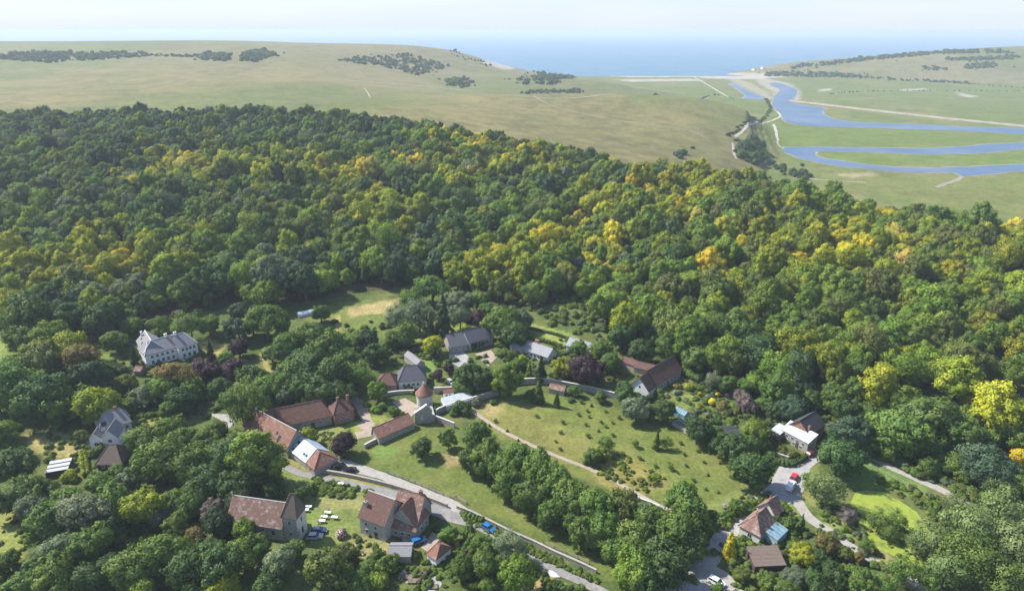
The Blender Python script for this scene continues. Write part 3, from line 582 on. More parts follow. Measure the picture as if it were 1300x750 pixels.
def describe(px, py):
    k = min(LAND, key=lambda n: (LAND[n][0] - px) ** 2 + 1.6 * (LAND[n][1] - py) ** 2); dx, dy = px - LAND[k][0], py - LAND[k][1]
    if abs(dx) < 9 and abs(dy) < 9: return 'close by ' + k
    if abs(dx) > 1.2 * abs(dy): return ('right of ' if dx > 0 else 'left of ') + k
    return ('in front of ' if dy > 0 else 'behind ') + k
NOUN = {'broad': 'broadleaf tree', 'tall': 'tall tree', 'fine': 'airy tree', 'cone': 'pointed conifer', 'shrub': 'garden shrub'}
NAME = {'broad': 'broadleaf_tree', 'tall': 'tall_tree', 'fine': 'airy_tree', 'cone': 'conifer_tree', 'shrub': 'shrub'}
GROUP = {'broad': 'broadleaf trees round the village', 'tall': 'tall woodland trees', 'fine': 'airy pale trees', 'cone': 'pointed conifers', 'shrub': 'shrubs in the gardens'}
CROWNS = {}
def plant(proto, loc, r, tone, px, py, zs=1.0, rot=None, jitter=.12, words=None):
    kind = proto.rstrip('0123456789'); cm, tm, _ = PROTO[proto]; c = np.array(TONES[tone]) * (1 + (random.random() - .5) * 2 * jitter); c = c * (1 + (RNG.random(3) - .5) * .12)
    el = random.uniform(.86, 1.16); rt = thing(NAME[kind], '', 'shrub' if kind == 'shrub' else 'tree', tuple(loc), GROUP[kind], random.random() * 6.283 if rot is None else rot, (r * el, r / el, r * zs))
    t = bpy.data.objects.new('stem' if kind == 'shrub' else 'trunk', tm); COL.objects.link(t); t.parent = rt
    o = bpy.data.objects.new('crown', cm); COL.objects.link(o); o.parent = rt; o['tint'] = [float(x) for x in c]
    CROWNS.setdefault(proto, (o, t)); size = 'tiny' if r < 1.0 else 'small' if r < 2.6 else 'big' if r > 6 else ''
    noun = 'beech tree' if tone in ('copper', 'plum') and kind != 'shrub' else NOUN[kind]
    ITEMS.append((rt, px, py, (size + ' ' if size else '') + TONE_WORD[tone], noun)); return rt
def plant_px(px, py, rp, proto, tone, zs=1.0):
    """the tree whose crown centre is seen at px, py with a half width of rp pixels"""
    hc = {'broad': 1.0, 'tall': 1.5, 'fine': 1.25, 'cone': 2.0, 'shrub': .45}[proto.rstrip('0123456789')] * zs; z = 2.0; 
    for _ in range(5):
        p = ground(px, py, z); _, _, dep = project(*p); r = rp * dep / FPX; z = hc * r
    return plant(proto, (p[0], p[1], h1(p[0], p[1]) - .05), r, tone, px, py, zs)
TREES = """
35 398 30 b mid|62 428 24 b fresh|30 430 18 b mid|52 452 24 b olive|82 440 22 b lime|100 455 22 b rust|112 483 27 b pine|128 403 24 b dark|88 402 20 b dark|165 412 13 b mid|146 432 15 b mid|118 430 7 b plum|18 490 30 b mid|50 503 34 b dark|82 512 24 b mid|8 470 20 b mid|-8 500 26 b mid
121 514 27 b lime|99 504 13 b blue|160 488 14 b olive|184 502 14 b grey|202 492 19 b mid|222 478 22 b rust|238 487 16 b mid|255 468 14 b plum|230 508 18 b dark|206 410 11 f mid|241 412 17 f mid|226 400 8 b plum|170 452 6 c pine|224 419 7 s gold|213 425 7 s olive|214 433 7 s lime|206 420 8 b mid|196 412 10 b mid|180 452 5 b dark|240 500 14 b mid|215 520 12 b mid|168 512 10 b mid
265 412 14 b mid|267 447 7 c pine|303 441 13 b copper|298 470 16 b plum|268 471 15 b copper|302 417 15 b blue|308 394 14 b pine|338 408 25 b mid|320 412 14 b lime|340 372 20 b fresh|308 510 27 f mid|322 480 18 b dark|342 490 18 b mid|280 492 15 b dark|286 455 10 b mid
365 440 20 b mid|396 428 22 b mid|420 438 20 b mid|390 462 26 b dark|368 478 22 b mid|420 474 24 b dark|442 462 20 b mid|452 476 17 f mid|402 495 22 b dark|430 498 18 b dark|362 502 12 b grey|378 495 16 b dark|395 421 13 b grey|468 430 15 b pine|476 448 14 b dark|450 432 14 b mid|345 450 13 b willow|358 425 10 b fresh|407 398 12 b mid
479 495 10 t fresh|340 512 8 s lime|380 510 7 s lime|410 505 6 s fresh|505 402 15 f grey|517 424 16 b mid|500 430 12 b mid
532 397 20 f grey|520 380 14 f mid|549 366 20 b mid|563 405 13 c pine|546 413 8 c grey|584 402 13 f grey|606 404 10 b plum|593 404 6 b copper|636 408 22 b mid|655 425 18 b dark|662 405 14 b grey|620 395 12 b mid|580 385 16 b grey|605 380 15 b mid
550 437 14 b yellow|529 443 6 s grey|570 468 8 b copper|556 475 7 b plum|600 478 19 b dark|588 490 12 b mid|622 482 14 b mid|642 482 16 t fresh|637 437 9 s fresh|640 449 10 s mid|652 450 10 s olive|657 462 9 b mid|672 470 6 c fresh|687 470 8 c pine|700 447 8 s mid|665 455 7 s lime
717 466 14 b lime|745 468 21 b copper|735 440 10 b mid|762 445 16 b mid|775 460 14 b mid|684 497 8 c mid|675 500 7 b mid|707 507 5 c mid|731 496 8 b mid|725 508 5 s mid|762 503 8 b mid|588 517 15 s dark|604 512 9 s grey|626 510 5 s mid|575 525 7 s mid|555 518 7 s dark
795 405 20 t lime|790 425 18 b dark|840 400 18 b mid|870 418 15 t rust|900 398 19 t fresh|932 412 18 t mid|965 448 27 b dark|1010 442 22 t lime|1000 402 17 t fresh|885 452 20 b mid|922 459 8 s gold|905 483 11 f grey|925 488 13 b mid|945 490 13 b mid|990 494 18 t mid|1016 492 15 b blue|1006 517 18 b blue|958 480 11 b mid|850 440 18 b mid|815 445 16 b dark|830 425 14 b dark
860 490 6 s rust|876 491 8 s lime|846 502 5 s pale|906 510 8 s gold|885 517 5 s yellow|946 510 13 b bare|930 501 9 s plum|915 517 10 s rust|922 524 8 s olive|860 498 6 s pale|935 522 8 s olive|912 500 5 s gold|950 525 9 s olive|970 512 11 b mid|838 497 8 s mid|890 500 5 s lime|882 524 4 s plum
795 500 14 b dark|808 518 17 b grey|842 520 16 b dark|826 505 6 b pine|886 545 19 b dark|906 553 14 b dark|930 567 18 b dark|960 545 18 b fresh|950 565 13 b mid|956 596 25 b dark|922 545 9 s mid|968 562 11 b mid|990 570 11 s olive|1004 577 10 s olive|1018 580 7 s mid|980 580 9 s mid
806 562 5 f fresh|834 559 6 c fresh|847 561 8 f fresh|828 606 6 f fresh|814 608 6 s olive|851 592 4 f fresh|768 562 11 f mid|752 578 12 b mid|765 575 9 b fresh|744 585 7 s mid
1115 490 24 t yellow|1140 548 33 b mid|1180 535 36 b mid|1215 552 28 b mid|1110 545 14 b fresh|1252 588 29 b blue|1265 518 28 t yellow|1296 580 13 b gold|1216 482 26 t lime|1050 458 19 t lime|1078 548 23 b blue|1066 577 27 b dark|1046 618 22 f willow|1030 610 12 f fresh|1180 592 13 b mid|1165 600 9 s mid|1285 550 22 b mid|1240 530 20 b fresh|1100 520 15 b mid
1188 688 24 f willow|1230 668 32 f willow|1272 648 28 f willow|1292 690 32 f willow|1240 712 32 f mid|1202 722 22 f willow|1280 735 28 f mid|1150 722 18 f mid|1166 690 15 f willow|1116 660 13 f mid|1140 661 12 f mid|1102 690 9 f mid|1078 655 10 f bare|1130 675 10 f mid|1180 735 16 b mid|1262 615 16 f willow|1210 640 14 f willow
1050 690 15 b rust|1090 707 8 b rust|1110 716 7 s lime|1060 728 18 b dark|1090 738 18 b mid|1125 742 14 f mid|1034 738 16 b dark|1020 704 16 b yellow|950 716 7 s mid|942 728 11 b olive|975 738 12 b mid|1010 732 14 b grey|1000 748 14 b mid|1072 702 10 b olive|1040 710 14 b dark
1072 518 18 b dark|1058 503 16 t mid|1100 562 14 b mid|1208 588 17 b mid|1226 602 14 b mid|1272 602 18 b dark|1240 562 20 b mid|1150 512 18 t fresh|1085 500 16 t mid|1300 560 18 b mid|1290 615 18 b mid|1030 508 14 b mid|985 520 12 b dark|1040 545 9 s mid|1175 560 22 b mid|1130 570 14 b mid
15 592 28 b dark|-5 560 24 b mid|12 545 14 b fresh|42 622 22 b mid|20 630 24 b dark|86 638 22 b mid|100 655 32 b grey|62 665 28 b mid|110 692 28 b mid|142 640 24 b mid|125 612 16 b mid|75 700 26 b grey|40 645 20 b grey|140 670 20 b dark
180 642 26 b lime|202 655 13 b bare|150 682 9 b lime|246 680 12 b rust|222 636 18 b mid|243 640 18 b mid|268 648 16 b bare|225 665 14 b mid|170 718 28 b mid|206 704 31 b mid|236 722 28 b dark|262 700 20 b dark|32 742 24 b mid|72 730 26 b mid|112 730 20 b dark|8 712 16 b mid|182 748 18 b fresh|140 720 18 b dark|50 715 18 b mid|15 745 12 s pale
184 557 21 b mid|215 545 20 b mid|206 585 31 b mid|246 590 27 b mid|232 562 20 b mid|258 562 18 b mid|270 605 24 b dark|103 553 9 b olive|128 570 10 s olive|136 605 10 s olive|118 606 7 s mid|192 513 6 s dark|207 506 7 s dark|180 527 6 s mid|95 548 7 s mid|122 575 8 s mid|150 600 12 b mid|175 605 18 b grey|90 605 12 s lime
272 548 18 b mid|284 583 28 b dark|326 578 27 t fresh|296 620 24 b dark|340 600 18 b dark|255 620 20 b dark|300 556 14 b mid|391 553 12 b lime|437 563 16 b copper|500 521 8 b mid|512 524 4 s mid|466 513 5 s lime|384 625 11 b dark|375 550 6 s fresh|348 620 14 b dark|318 610 18 b dark|488 515 8 s mid|478 520 7 s fresh|530 520 4 s mid
302 640 16 f pine|276 662 20 b pine|312 672 16 b fresh|272 720 28 b dark|308 702 24 b mid|356 712 22 b grey|372 698 14 b mid|415 722 30 b olive|440 700 15 b olive|286 745 18 b lime|340 740 18 b dark|455 740 16 b mid|330 690 14 b dark|455 684 5 s dark|478 705 10 s mid|490 716 13 b mid|480 736 13 b fresh|502 720 8 s mid|468 720 12 b mid|245 750 16 b dark|470 678 4 s olive|482 676 4 s mid|520 676 6 s mid
570 678 12 b mid|565 689 6 s mid|579 692 6 s gold|592 697 6 s grey|608 690 13 b mid|646 692 19 f grey|616 712 17 f mid|652 737 23 b fresh|580 727 15 b mid|630 718 12 f mid|696 748 11 b mid|527 662 6 s mid|555 672 8 s dark|548 658 6 s olive|512 700 6 s lime|524 705 6 s lime|540 712 6 s fresh|618 742 10 b mid|600 742 9 s olive|545 740 7 s mid|595 675 10 b mid|530 745 6 s mid|735 745 8 s mid|628 735 9 s fresh
536 567 14 b dark|569 556 10 t mid|601 562 18 b mid|590 592 15 b mid|612 588 19 b mid|632 600 21 b mid|652 592 21 b mid|676 604 23 b mid|640 622 19 b mid|666 638 23 b mid|702 622 23 b mid|720 642 25 b mid|692 658 19 b mid|745 652 25 b mid|762 682 23 b mid|782 652 23 b olive|738 682 19 b mid|800 694 25 b mid|822 672 24 b mid|850 684 26 b mid|870 662 25 b mid|840 722 28 b dark|802 732 23 b fresh|872 702 20 b dark|858 642 22 b mid|788 742 15 b fresh|880 690 15 b dark|770 705 16 b mid|815 745 20 b dark
704 648 17 B mid|730 664 18 B mid|756 680 18 B mid|782 700 19 B mid|668 626 17 B mid|688 638 17 B mid|796 726 18 B fresh|748 656 20 B mid
905 652 10 s mid|925 642 10 s pale|937 642 11 b mid|912 660 9 s mid|893 668 10 s mid|948 640 8 s mid|927 692 9 c gold|942 675 4 s gold|953 690 7 s fresh|965 684 6 s fresh|983 662 10 b mid|1000 664 10 b mid|1018 664 6 c mid|1008 676 9 s fresh|990 648 8 b dark|1022 678 6 s mid|955 705 7 s mid|932 712 8 s mid|962 735 9 s olive|905 700 7 s mid|880 735 8 s olive|910 748 10 s mid
"""
_n = 0
for tok in TREES.replace('\n', '|').split('|'):
    if not tok.strip(): continue
    a, b, r, k, tone = tok.split(); _n += 1
    proto = {'b': 'broad%d' % (_n * 7 % 6), 't': 'tall%d' % (_n % 4), 'f': 'fine%d' % (_n % 2), 'c': 'cone%d' % (_n % 2), 's': 'shrub%d' % (_n % 4)}.get(k)
    raw = k == 'B'; k = k.lower(); proto = proto or 'broad%d' % (_n % 6); a, b, r = float(a), float(b), float(r); belt = 575 < a < 890 and b > 560 and k == 'b' and r > 13 and not raw and b - 590 > (a - 590) * .24 - 45
    plant_px(a + (7 if belt else 0), b - (8 if belt else 0), r * (1.08 if belt else 1.09 if k == 'b' and r > 11 else 1.08 if k != 's' else 1.0), proto, tone, 1.2 if belt else 1.0)
# ---- the wood: a jittered lattice of trees inside its outline
sp = 7.9; X0, X1, Y0, Y1 = -700, 345, 225, 690
gx, gy = np.meshgrid(np.arange(X0, X1, sp), np.arange(Y0, Y1, sp * .87)); gx[1::2] += sp / 2
wx = (gx + RNG.uniform(-.38, .38, gx.shape) * sp).ravel(); wy = (gy + RNG.uniform(-.38, .38, gx.shape) * sp).ravel()
gx, gy = np.meshgrid(np.arange(X0, X1, 6.3), np.arange(Y0, Y1, 5.5)); gx[1::2] += 3.1; fx, fy = (gx + RNG.uniform(-2.4, 2.4, gx.shape)).ravel(), (gy + RNG.uniform(-2.4, 2.4, gx.shape)).ravel()
edge = lambda x, y: 470 - np.clip(x - 60, 0, 400) * .45 + 30 * vnoise(x, y, 30)
k = wy < edge(wx, wy); k2 = fy >= edge(fx, fy); wx, wy = np.concatenate([wx[k], fx[k2]]), np.concatenate([wy[k], fy[k2]])
k = inside(wood_poly, wx, wy)
for p in CLEAR.values(): k &= ~inside(p, wx, wy)
wx, wy = wx[k], wy[k]; wz = hgt(wx, wy)
tp = np.array([o[0].location[:] for o in ITEMS]); tr = np.array([o[0].scale[0] for o in ITEMS])
k = np.ones(len(wx), bool)
for p, r in zip(tp, tr):
    if r > 1.5: k &= np.hypot(wx - p[0], wy - p[1]) > r * .7
u, v, dep = project(wx, wy, wz + 12); k &= (u > -60) & (u < 1360)
wx, wy, wz, u, v = wx[k], wy[k], wz[k], u[k], v[k]
# autumn-gold stands, by where they grow
GOLD = [(265, 203, 75, 20, .55), (420, 212, 55, 22, .6), (340, 205, 60, 25, .4), (215, 222, 50, 20, .35), (120, 315, 90, 22, .35), (60, 335, 60, 20, .4), (180, 275, 60, 18, .25), (8, 378, 25, 14, .5), (250, 295, 60, 15, .25), (380, 285, 40, 15, .2), (560, 170, 60, 12, .45), (620, 195, 50, 22, .35), (690, 190, 40, 16, .3), (640, 320, 40, 24, .6),
        (690, 300, 45, 30, .45), (760, 270, 50, 25, .4), (470, 260, 60, 28, .35), (830, 250, 60, 28, .55), (880, 225, 50, 18, .5), (760, 320, 40, 30, .4), (970, 300, 70, 35, .45), (1080, 300, 60, 30, .35), (1150, 290, 70, 25, .3), (1090, 330, 60, 25, .4), (1270, 300, 50, 25, .45), (1255, 350, 50, 25, .35), (1270, 400, 40, 18, .4), (900, 330, 50, 30, .35), (1000, 360, 60, 30, .25), (1290, 520, 30, 20, .7), (560, 215, 60, 20, .3), (520, 200, 40, 18, .3)]
gold = np.zeros(len(u))
for a, b, ra, rb, s in GOLD: gold = np.maximum(gold, s * np.exp(-(((u - a) / ra) ** 2 + ((v - b) / rb) ** 2) * .8))
yg = np.clip((u - 480) / 500, 0, 1) * .5 + .27 + .3 * np.exp(-(((u - 120) / 200) ** 2 + ((v - 300) / 45) ** 2)); yg = yg * 1.25 * np.clip((v - 130) / 50, .3, 1)
patch = vnoise(wx, wy, 26)
dark = np.clip(.35 + .5 * np.exp(-(((u - 480) / 130) ** 2 + ((v - 330) / 50) ** 2)) + .12 * (v < 195) * (u < 520) + .3 * np.exp(-(((u - 150) / 160) ** 2 + ((v - 380) / 25) ** 2)), 0, .9)
tint = np.zeros((len(u), 3)); rn = RNG.random(len(u)); rn = np.clip(rn * .55 + (patch - .2) * .55 + .03, 0, 1)
tn = []
for i in range(len(u)):
    g = RNG.random()
    if rn[i] < gold[i] * 1.05: t = 'gold' if g < .30 else 'yellow' if g < .72 else 'lime' if g < .92 else 'orange'
    elif rn[i] < gold[i] * 2.3: t = ('lime', 'lime', 'fresh', 'yellow', 'olive')[int(g * 5)]
    elif g < yg[i]: t = ('lime', 'fresh', 'fresh', 'olive', 'fresh', 'mid')[int(RNG.random() * 6)]
    elif RNG.random() < dark[i]: t = ('dark', 'blue', 'pine', 'dark')[int(RNG.random() * 4)]
    else: t = ('mid', 'mid', 'olive', 'fresh', 'grey', 'dark')[int(RNG.random() * 6)]
    tn.append(t); tint[i] = np.array(TONES[t]) * (.82 + .36 * RNG.random()) * (1 + (RNG.random(3) - .5) * .14)
wr = np.where(wy >= edge(wx, wy), .84, 1.0) * np.clip((4.75 + .35 * np.clip((v - 200) / 200, -.8, 1)) * np.exp(RNG.normal(0, .24, len(u))), 3.0, 7.6) * (1 + .25 * (patch - .5)); wt = RNG.random(len(u)) < np.where(wy >= edge(wx, wy), .25, .45)
names = ['broad%d' % i for i in range(6)] + ['tall%d' % i for i in range(4)] + ['fine0', 'fine1']
pi = np.where(wt, 6 + RNG.integers(0, 4, len(u)), RNG.integers(0, 6, len(u))); pi = np.where(RNG.random(len(u)) < .12, 10 + RNG.integers(0, 2, len(u)), pi)
zs = np.where(wt, .86 + .25 * RNG.random(len(u)), 1.05 + .3 * RNG.random(len(u)))
order = np.argsort(-(wr * FPX / dep[k][:len(u)] if False else wr / np.hypot(wx, wy)))
NEAR = [i for i in order if 0 < u[i] < 1300 and v[i] < 700][:max(0, 300 - sum(1 for i in ITEMS if not i[0].name.startswith('shrub')) + 0)]
for i in NEAR: plant(names[pi[i]], (wx[i], wy[i], wz[i] - .1), float(wr[i]), tn[i], float(u[i]), float(v[i]), float(zs[i]))
rest = np.ones(len(u), bool); rest[NEAR] = False
def scatter_mesh(name, P, scale, rotz, pidx, tint, protos, label_kind='stuff', trunks=True):
    me = bpy.data.meshes.new(name); me.vertices.add(len(P)); me.vertices.foreach_set('co', np.asarray(P, np.float32).ravel())
    for nm, ty, key, dat in (('size', 'FLOAT_VECTOR', 'vector', scale), ('turn', 'FLOAT', 'value', rotz), ('which', 'INT', 'value', pidx), ('tint', 'FLOAT_COLOR', 'color', np.concatenate([tint, np.ones((len(tint), 1))], 1))):
        a = me.attributes.new(nm, ty, 'POINT'); a.data.foreach_set(key, np.asarray(dat, np.int32 if ty == 'INT' else np.float32).ravel())
    o = bpy.data.objects.new(name, me); COL.objects.link(o); o['kind'] = 'stuff'
    ng = bpy.data.node_groups.new(name, 'GeometryNodeTree'); ng.interface.new_socket('Geometry', in_out='INPUT', socket_type='NodeSocketGeometry'); ng.interface.new_socket('Geometry', in_out='OUTPUT', socket_type='NodeSocketGeometry')
    N, L = ng.nodes, ng.links; gi = N.new('NodeGroupInput'); go = N.new('NodeGroupOutput'); jo = N.new('GeometryNodeJoinGeometry')
    def named(nm, ty): n = N.new('GeometryNodeInputNamedAttribute'); n.data_type = ty; n.inputs['Name'].default_value = nm; return n.outputs['Attribute']
    cmb = N.new('ShaderNodeCombineXYZ'); L.new(named('turn', 'FLOAT'), cmb.inputs[2]); e2r = N.new('FunctionNodeEulerToRotation'); L.new(cmb.outputs[0], e2r.inputs[0])
    for part in ((0, 1) if trunks else (0,)):
        js = N.new('GeometryNodeJoinGeometry')
        for pr in reversed(protos):                      # join lists the last link first
            oi = N.new('GeometryNodeObjectInfo'); oi.inputs['Object'].default_value = CROWNS[pr][part]; oi.inputs['As Instance'].default_value = True; L.new(oi.outputs['Geometry'], js.inputs[0])
        ip = N.new('GeometryNodeInstanceOnPoints'); ip.inputs['Pick Instance'].default_value = True
        L.new(gi.outputs[0], ip.inputs['Points']); L.new(js.outputs[0], ip.inputs['Instance']); L.new(named('which', 'INT'), ip.inputs['Instance Index']); L.new(named('size', 'FLOAT_VECTOR'), ip.inputs['Scale']); L.new(e2r.outputs[0], ip.inputs['Rotation'])
        L.new(ip.outputs[0], jo.inputs[0])
    L.new(jo.outputs[0], go.inputs[0]); md = o.modifiers.new('scatter', 'NODES'); md.node_group = ng; return o
for nm in names + ['shrub%d' % i for i in range(4)]: assert nm in CROWNS, nm
we = RNG.uniform(.82, 1.2, len(wr)); scatter_mesh('woodland', np.stack([wx, wy, wz - .1], 1)[rest], np.stack([wr * we, wr / we, wr * zs], 1)[rest], RNG.random(rest.sum()) * 6.28, pi[rest], tint[rest], names)
print('wood', rest.sum(), 'trees', len(ITEMS), 'near', len(NEAR))
# ---- scrub: bushes on the banks, hedges and thorn thickets of the far downs
SX = []
def scrub(poly, n, rmin, rmax, tones, world=False, dens=None):
    P = gpoly(poly) if not world else poly; lo, hi = P.min(0), P.max(0); c = 0; t = 0
    while c < n and t < 60:
        t += 1; x = RNG.uniform(lo[0], hi[0], n * 2); y = RNG.uniform(lo[1], hi[1], n * 2); kk = inside(P, x, y)
        for a, b in zip(x[kk], y[kk]):
            if c >= n: break
            r = RNG.uniform(rmin, rmax)
            if rmin >= 3: 
                r *= RNG.uniform(.55, 1.15)
                if RNG.random() < .2: a += RNG.normal() * 16; b += RNG.normal() * 22; r *= .6
            SX.append((a, b, h1(a, b) - .1, r, np.array(TONES[tones[int(RNG.random() * len(tones))]]) * (.8 + .4 * RNG.random()))); c += 1
def run(pts, every, r, tones, wid=0):
    P = smooth_line(gpoly(pts), every)
    for a, b in P:
        a += RNG.uniform(-wid, wid); b += RNG.uniform(-wid, wid); rr_ = r * RNG.uniform(.7, 1.3); SX.append((a, b, h1(a, b) - .1, rr_, np.array(TONES[tones[int(RNG.random() * len(tones))]]) * (.8 + .4 * RNG.random())))
DK = ('dark', 'blue', 'mid', 'dark'); GN = ('mid', 'fresh', 'olive', 'mid', 'grey')
for poly, n, a, b in (([(-30, 70), (40, 67.5), (140, 68), (184, 68), (186, 72), (130, 76), (80, 79), (60, 80), (0, 75.5), (-30, 75)], 420, 4, 8), ([(251, 72), (262, 68), (290, 69), (291, 78), (262, 79)], 90, 5, 9), ([(305, 70), (318, 65), (335, 65), (352, 70), (335, 76), (318, 80), (306, 78)], 130, 5, 9), ([(184, 69.5), (251, 71), (251, 73.5), (184, 71.5)], 50, 3, 5),
                      ([(430, 77), (452, 74), (510, 68), (535, 74), (556, 79), (570, 84), (545, 92), (530, 97), (510, 90), (480, 84), (455, 81), (430, 80)], 300, 4, 7), ([(567, 102), (575, 98), (590, 100), (600, 106), (597, 111), (580, 113), (567, 109)], 70, 5, 8), ([(641, 101), (670, 97), (700, 94), (725, 96), (733, 100), (712, 106), (680, 110), (650, 108)], 190, 5, 8), ([(655, 117), (690, 115), (735, 115), (735, 118.5), (660, 119.5)], 90, 3, 5),
                      ([(566, 63), (590, 71), (620, 80), (640, 87), (620, 85), (590, 77), (566, 68)], 150, 3, 6), ([(970, 93), (1010, 90.5), (1060, 93), (1106, 97), (1106, 100), (1050, 98), (1000, 97), (972, 97)], 260, 3.5, 7), ([(1106, 98), (1170, 101), (1231, 105), (1231, 107), (1170, 104), (1106, 101)], 90, 2.5, 5), ([(1015, 83), (1080, 76), (1140, 70), (1200, 65), (1245, 64), (1290, 68), (1240, 68), (1190, 69), (1140, 74), (1060, 82), (1000, 88)], 420, 4, 8),
                      ([(1170, 86), (1185, 84), (1204, 87), (1200, 90), (1172, 89)], 34, 4, 7), ([(1198, 75), (1240, 73), (1294, 71), (1294, 75), (1250, 77), (1200, 77)], 120, 4, 7), ([(1221, 84), (1250, 79), (1271, 81), (1268, 86), (1225, 88)], 80, 4, 7), ([(940, 186), (950, 181), (962, 183), (970, 193), (969, 205), (958, 209), (944, 204), (936, 196)], 60, 6, 9),
                      ([(1002, 221), (1012, 217), (1028, 222), (1028, 229), (1008, 228)], 16, 4, 6), ([(978, 207), (995, 212), (1000, 224), (985, 220)], 14, 2, 4), ([(855, 196), (870, 194), (874, 200), (858, 202)], 8, 4, 6)):
    scrub(poly, n, a, b, DK)
run([(923, 173), (945, 158), (972, 148), (978, 138), (972, 126)], 9, 2.4, DK, 3); run([(1230, 106), (1300, 112), (1400, 116)], 14, 2.4, DK, 3); run([(1055, 120), (1080, 117.5), (1140, 115.5), (1300, 116)], 14, 2, DK, 4); run([(830, 121), (900, 122), (930, 126)], 14, 2.2, DK, 3)
scrub([(640, 385), (700, 378), (770, 378), (790, 415), (770, 438), (720, 420), (660, 400)], 90, 1.0, 2.4, GN)
scrub([(1095, 575), (1150, 580), (1230, 608), (1300, 625), (1300, 650), (1220, 632), (1140, 592)], 110, .9, 2.2, GN)
scrub([(1110, 602), (1180, 625), (1230, 650), (1200, 668), (1160, 640), (1120, 618)], 110, .5, 1.3, ('fresh', 'mid', 'olive'))
scrub([(1040, 530), (1100, 500), (1300, 500), (1300, 610), (1180, 590), (1100, 560)], 160, 1.2, 2.8, GN + ('dark', 'blue'))
scrub([(690, 372), (800, 360), (830, 430), (900, 470), (860, 470), (800, 440)], 60, 1.2, 2.6, GN)
scrub([(396, 606), (470, 622), (478, 630), (430, 632), (398, 628)], 120, .5, 1.1, ('fresh', 'olive', 'mid'))
scrub([(585, 650), (640, 675), (700, 706), (760, 735), (770, 745), (700, 716), (640, 686), (590, 662)], 170, .45, .95, ('fresh', 'mid', 'olive'))
scrub([(650, 703), (700, 735), (750, 758), (740, 760), (690, 738), (650, 710)], 60, .5, 1.0, ('mid', 'olive', 'dark'))
scrub([(748, 590), (792, 576), (832, 590), (850, 618), (800, 630), (757, 608)], 62, .45, 1.1, ('lime', 'olive', 'fresh', 'mid'))
scrub([(885, 668), (950, 640), (960, 636), (945, 655), (905, 680), (885, 690)], 50, .8, 1.6, GN)
scrub([(860, 480), (960, 500), (1000, 540), (960, 560), (900, 535), (850, 500)], 130, .5, 1.4, ('mid', 'olive', 'fresh', 'mid', 'grey', 'rust'))
scrub([(630, 430), (720, 432), (790, 470), (790, 490), (700, 480), (640, 460)], 120, .5, 1.5, GN)
scrub([(500, 420), (560, 430), (570, 470), (520, 450), (470, 470), (480, 430)], 80, .6, 1.5, GN)
scrub([(450, 680), (560, 705), (600, 745), (520, 755), (440, 730)], 90, .4, 1.1, ('mid', 'olive', 'fresh'))
scrub([(900, 690), (1040, 690), (1110, 730), (1050, 758), (930, 750)], 150, .5, 1.4, GN)
scrub([(100, 520), (220, 500), (250, 480), (340, 470), (330, 520), (200, 540), (100, 560)], 150, .6, 1.6, GN)
scrub([(0, 440), (130, 430), (180, 460), (120, 500), (0, 520)], 80, .6, 1.6, GN)
scrub([(1040, 640), (1080, 650), (1110, 700), (1170, 740), (1100, 735), (1040, 690)], 100, .5, 1.3, GN)
scrub([(1090, 640), (1180, 690), (1215, 720), (1210, 735), (1165, 725), (1085, 670)], 60, .4, .9, ('fresh', 'willow', 'olive'))
scrub([(-40, 650), (20, 640), (40, 700), (20, 750), (-40, 750)], 50, .5, 1.2, GN)
scrub([(420, 410), (560, 405), (640, 430), (640, 470), (560, 500), (470, 500), (430, 470)], 190, .5, 1.7, GN + ('dark', 'dark'))
scrub([(170, 452), (255, 440), (262, 470), (200, 480), (160, 470)], 90, .7, 1.7, GN + ('dark',))
scrub([(60, 520), (130, 560), (120, 615), (60, 600)], 60, .6, 1.4, GN)
scrub([(640, 440), (780, 445), (800, 490), (700, 482), (640, 480)], 120, .6, 1.8, GN + ('dark',))
scrub([(780, 470), (830, 480), (850, 520), (800, 530)], 60, .6, 1.6, GN)
scrub([(870, 480), (1000, 490), (1060, 530), (985, 570), (930, 545), (880, 530)], 170, .6, 1.9, GN + ('dark', 'blue'))
scrub([(985, 560), (1010, 575), (1025, 580), (1000, 592), (975, 585)], 50, .5, 1.1, GN)
scrub([(940, 600), (1000, 640), (1040, 690), (1000, 700), (960, 700), (930, 690), (940, 660)], 130, .5, 1.3, GN)
scrub([(345, 555), (380, 545), (440, 550), (440, 560), (400, 562)], 40, .4, 1.0, GN)
scrub([(200, 590), (280, 640), (300, 700), (260, 740), (100, 740), (60, 690)], 130, .8, 2.0, GN + ('dark',))
scrub([(560, 680), (650, 690), (690, 730), (640, 750), (570, 735)], 120, .5, 1.5, GN)
S = np.array([(a, b, c) for a, b, c, _, _ in SX]); sr = np.array([x[3] for x in SX]); st = np.array([x[4] for x in SX])
scatter_mesh('undergrowth', S, np.stack([sr, sr, sr * RNG.uniform(.75, 1.15, len(sr))], 1), RNG.random(len(sr)) * 6.28, RNG.integers(0, 4, len(sr)), st, ['shrub%d' % i for i in range(4)], trunks=False)
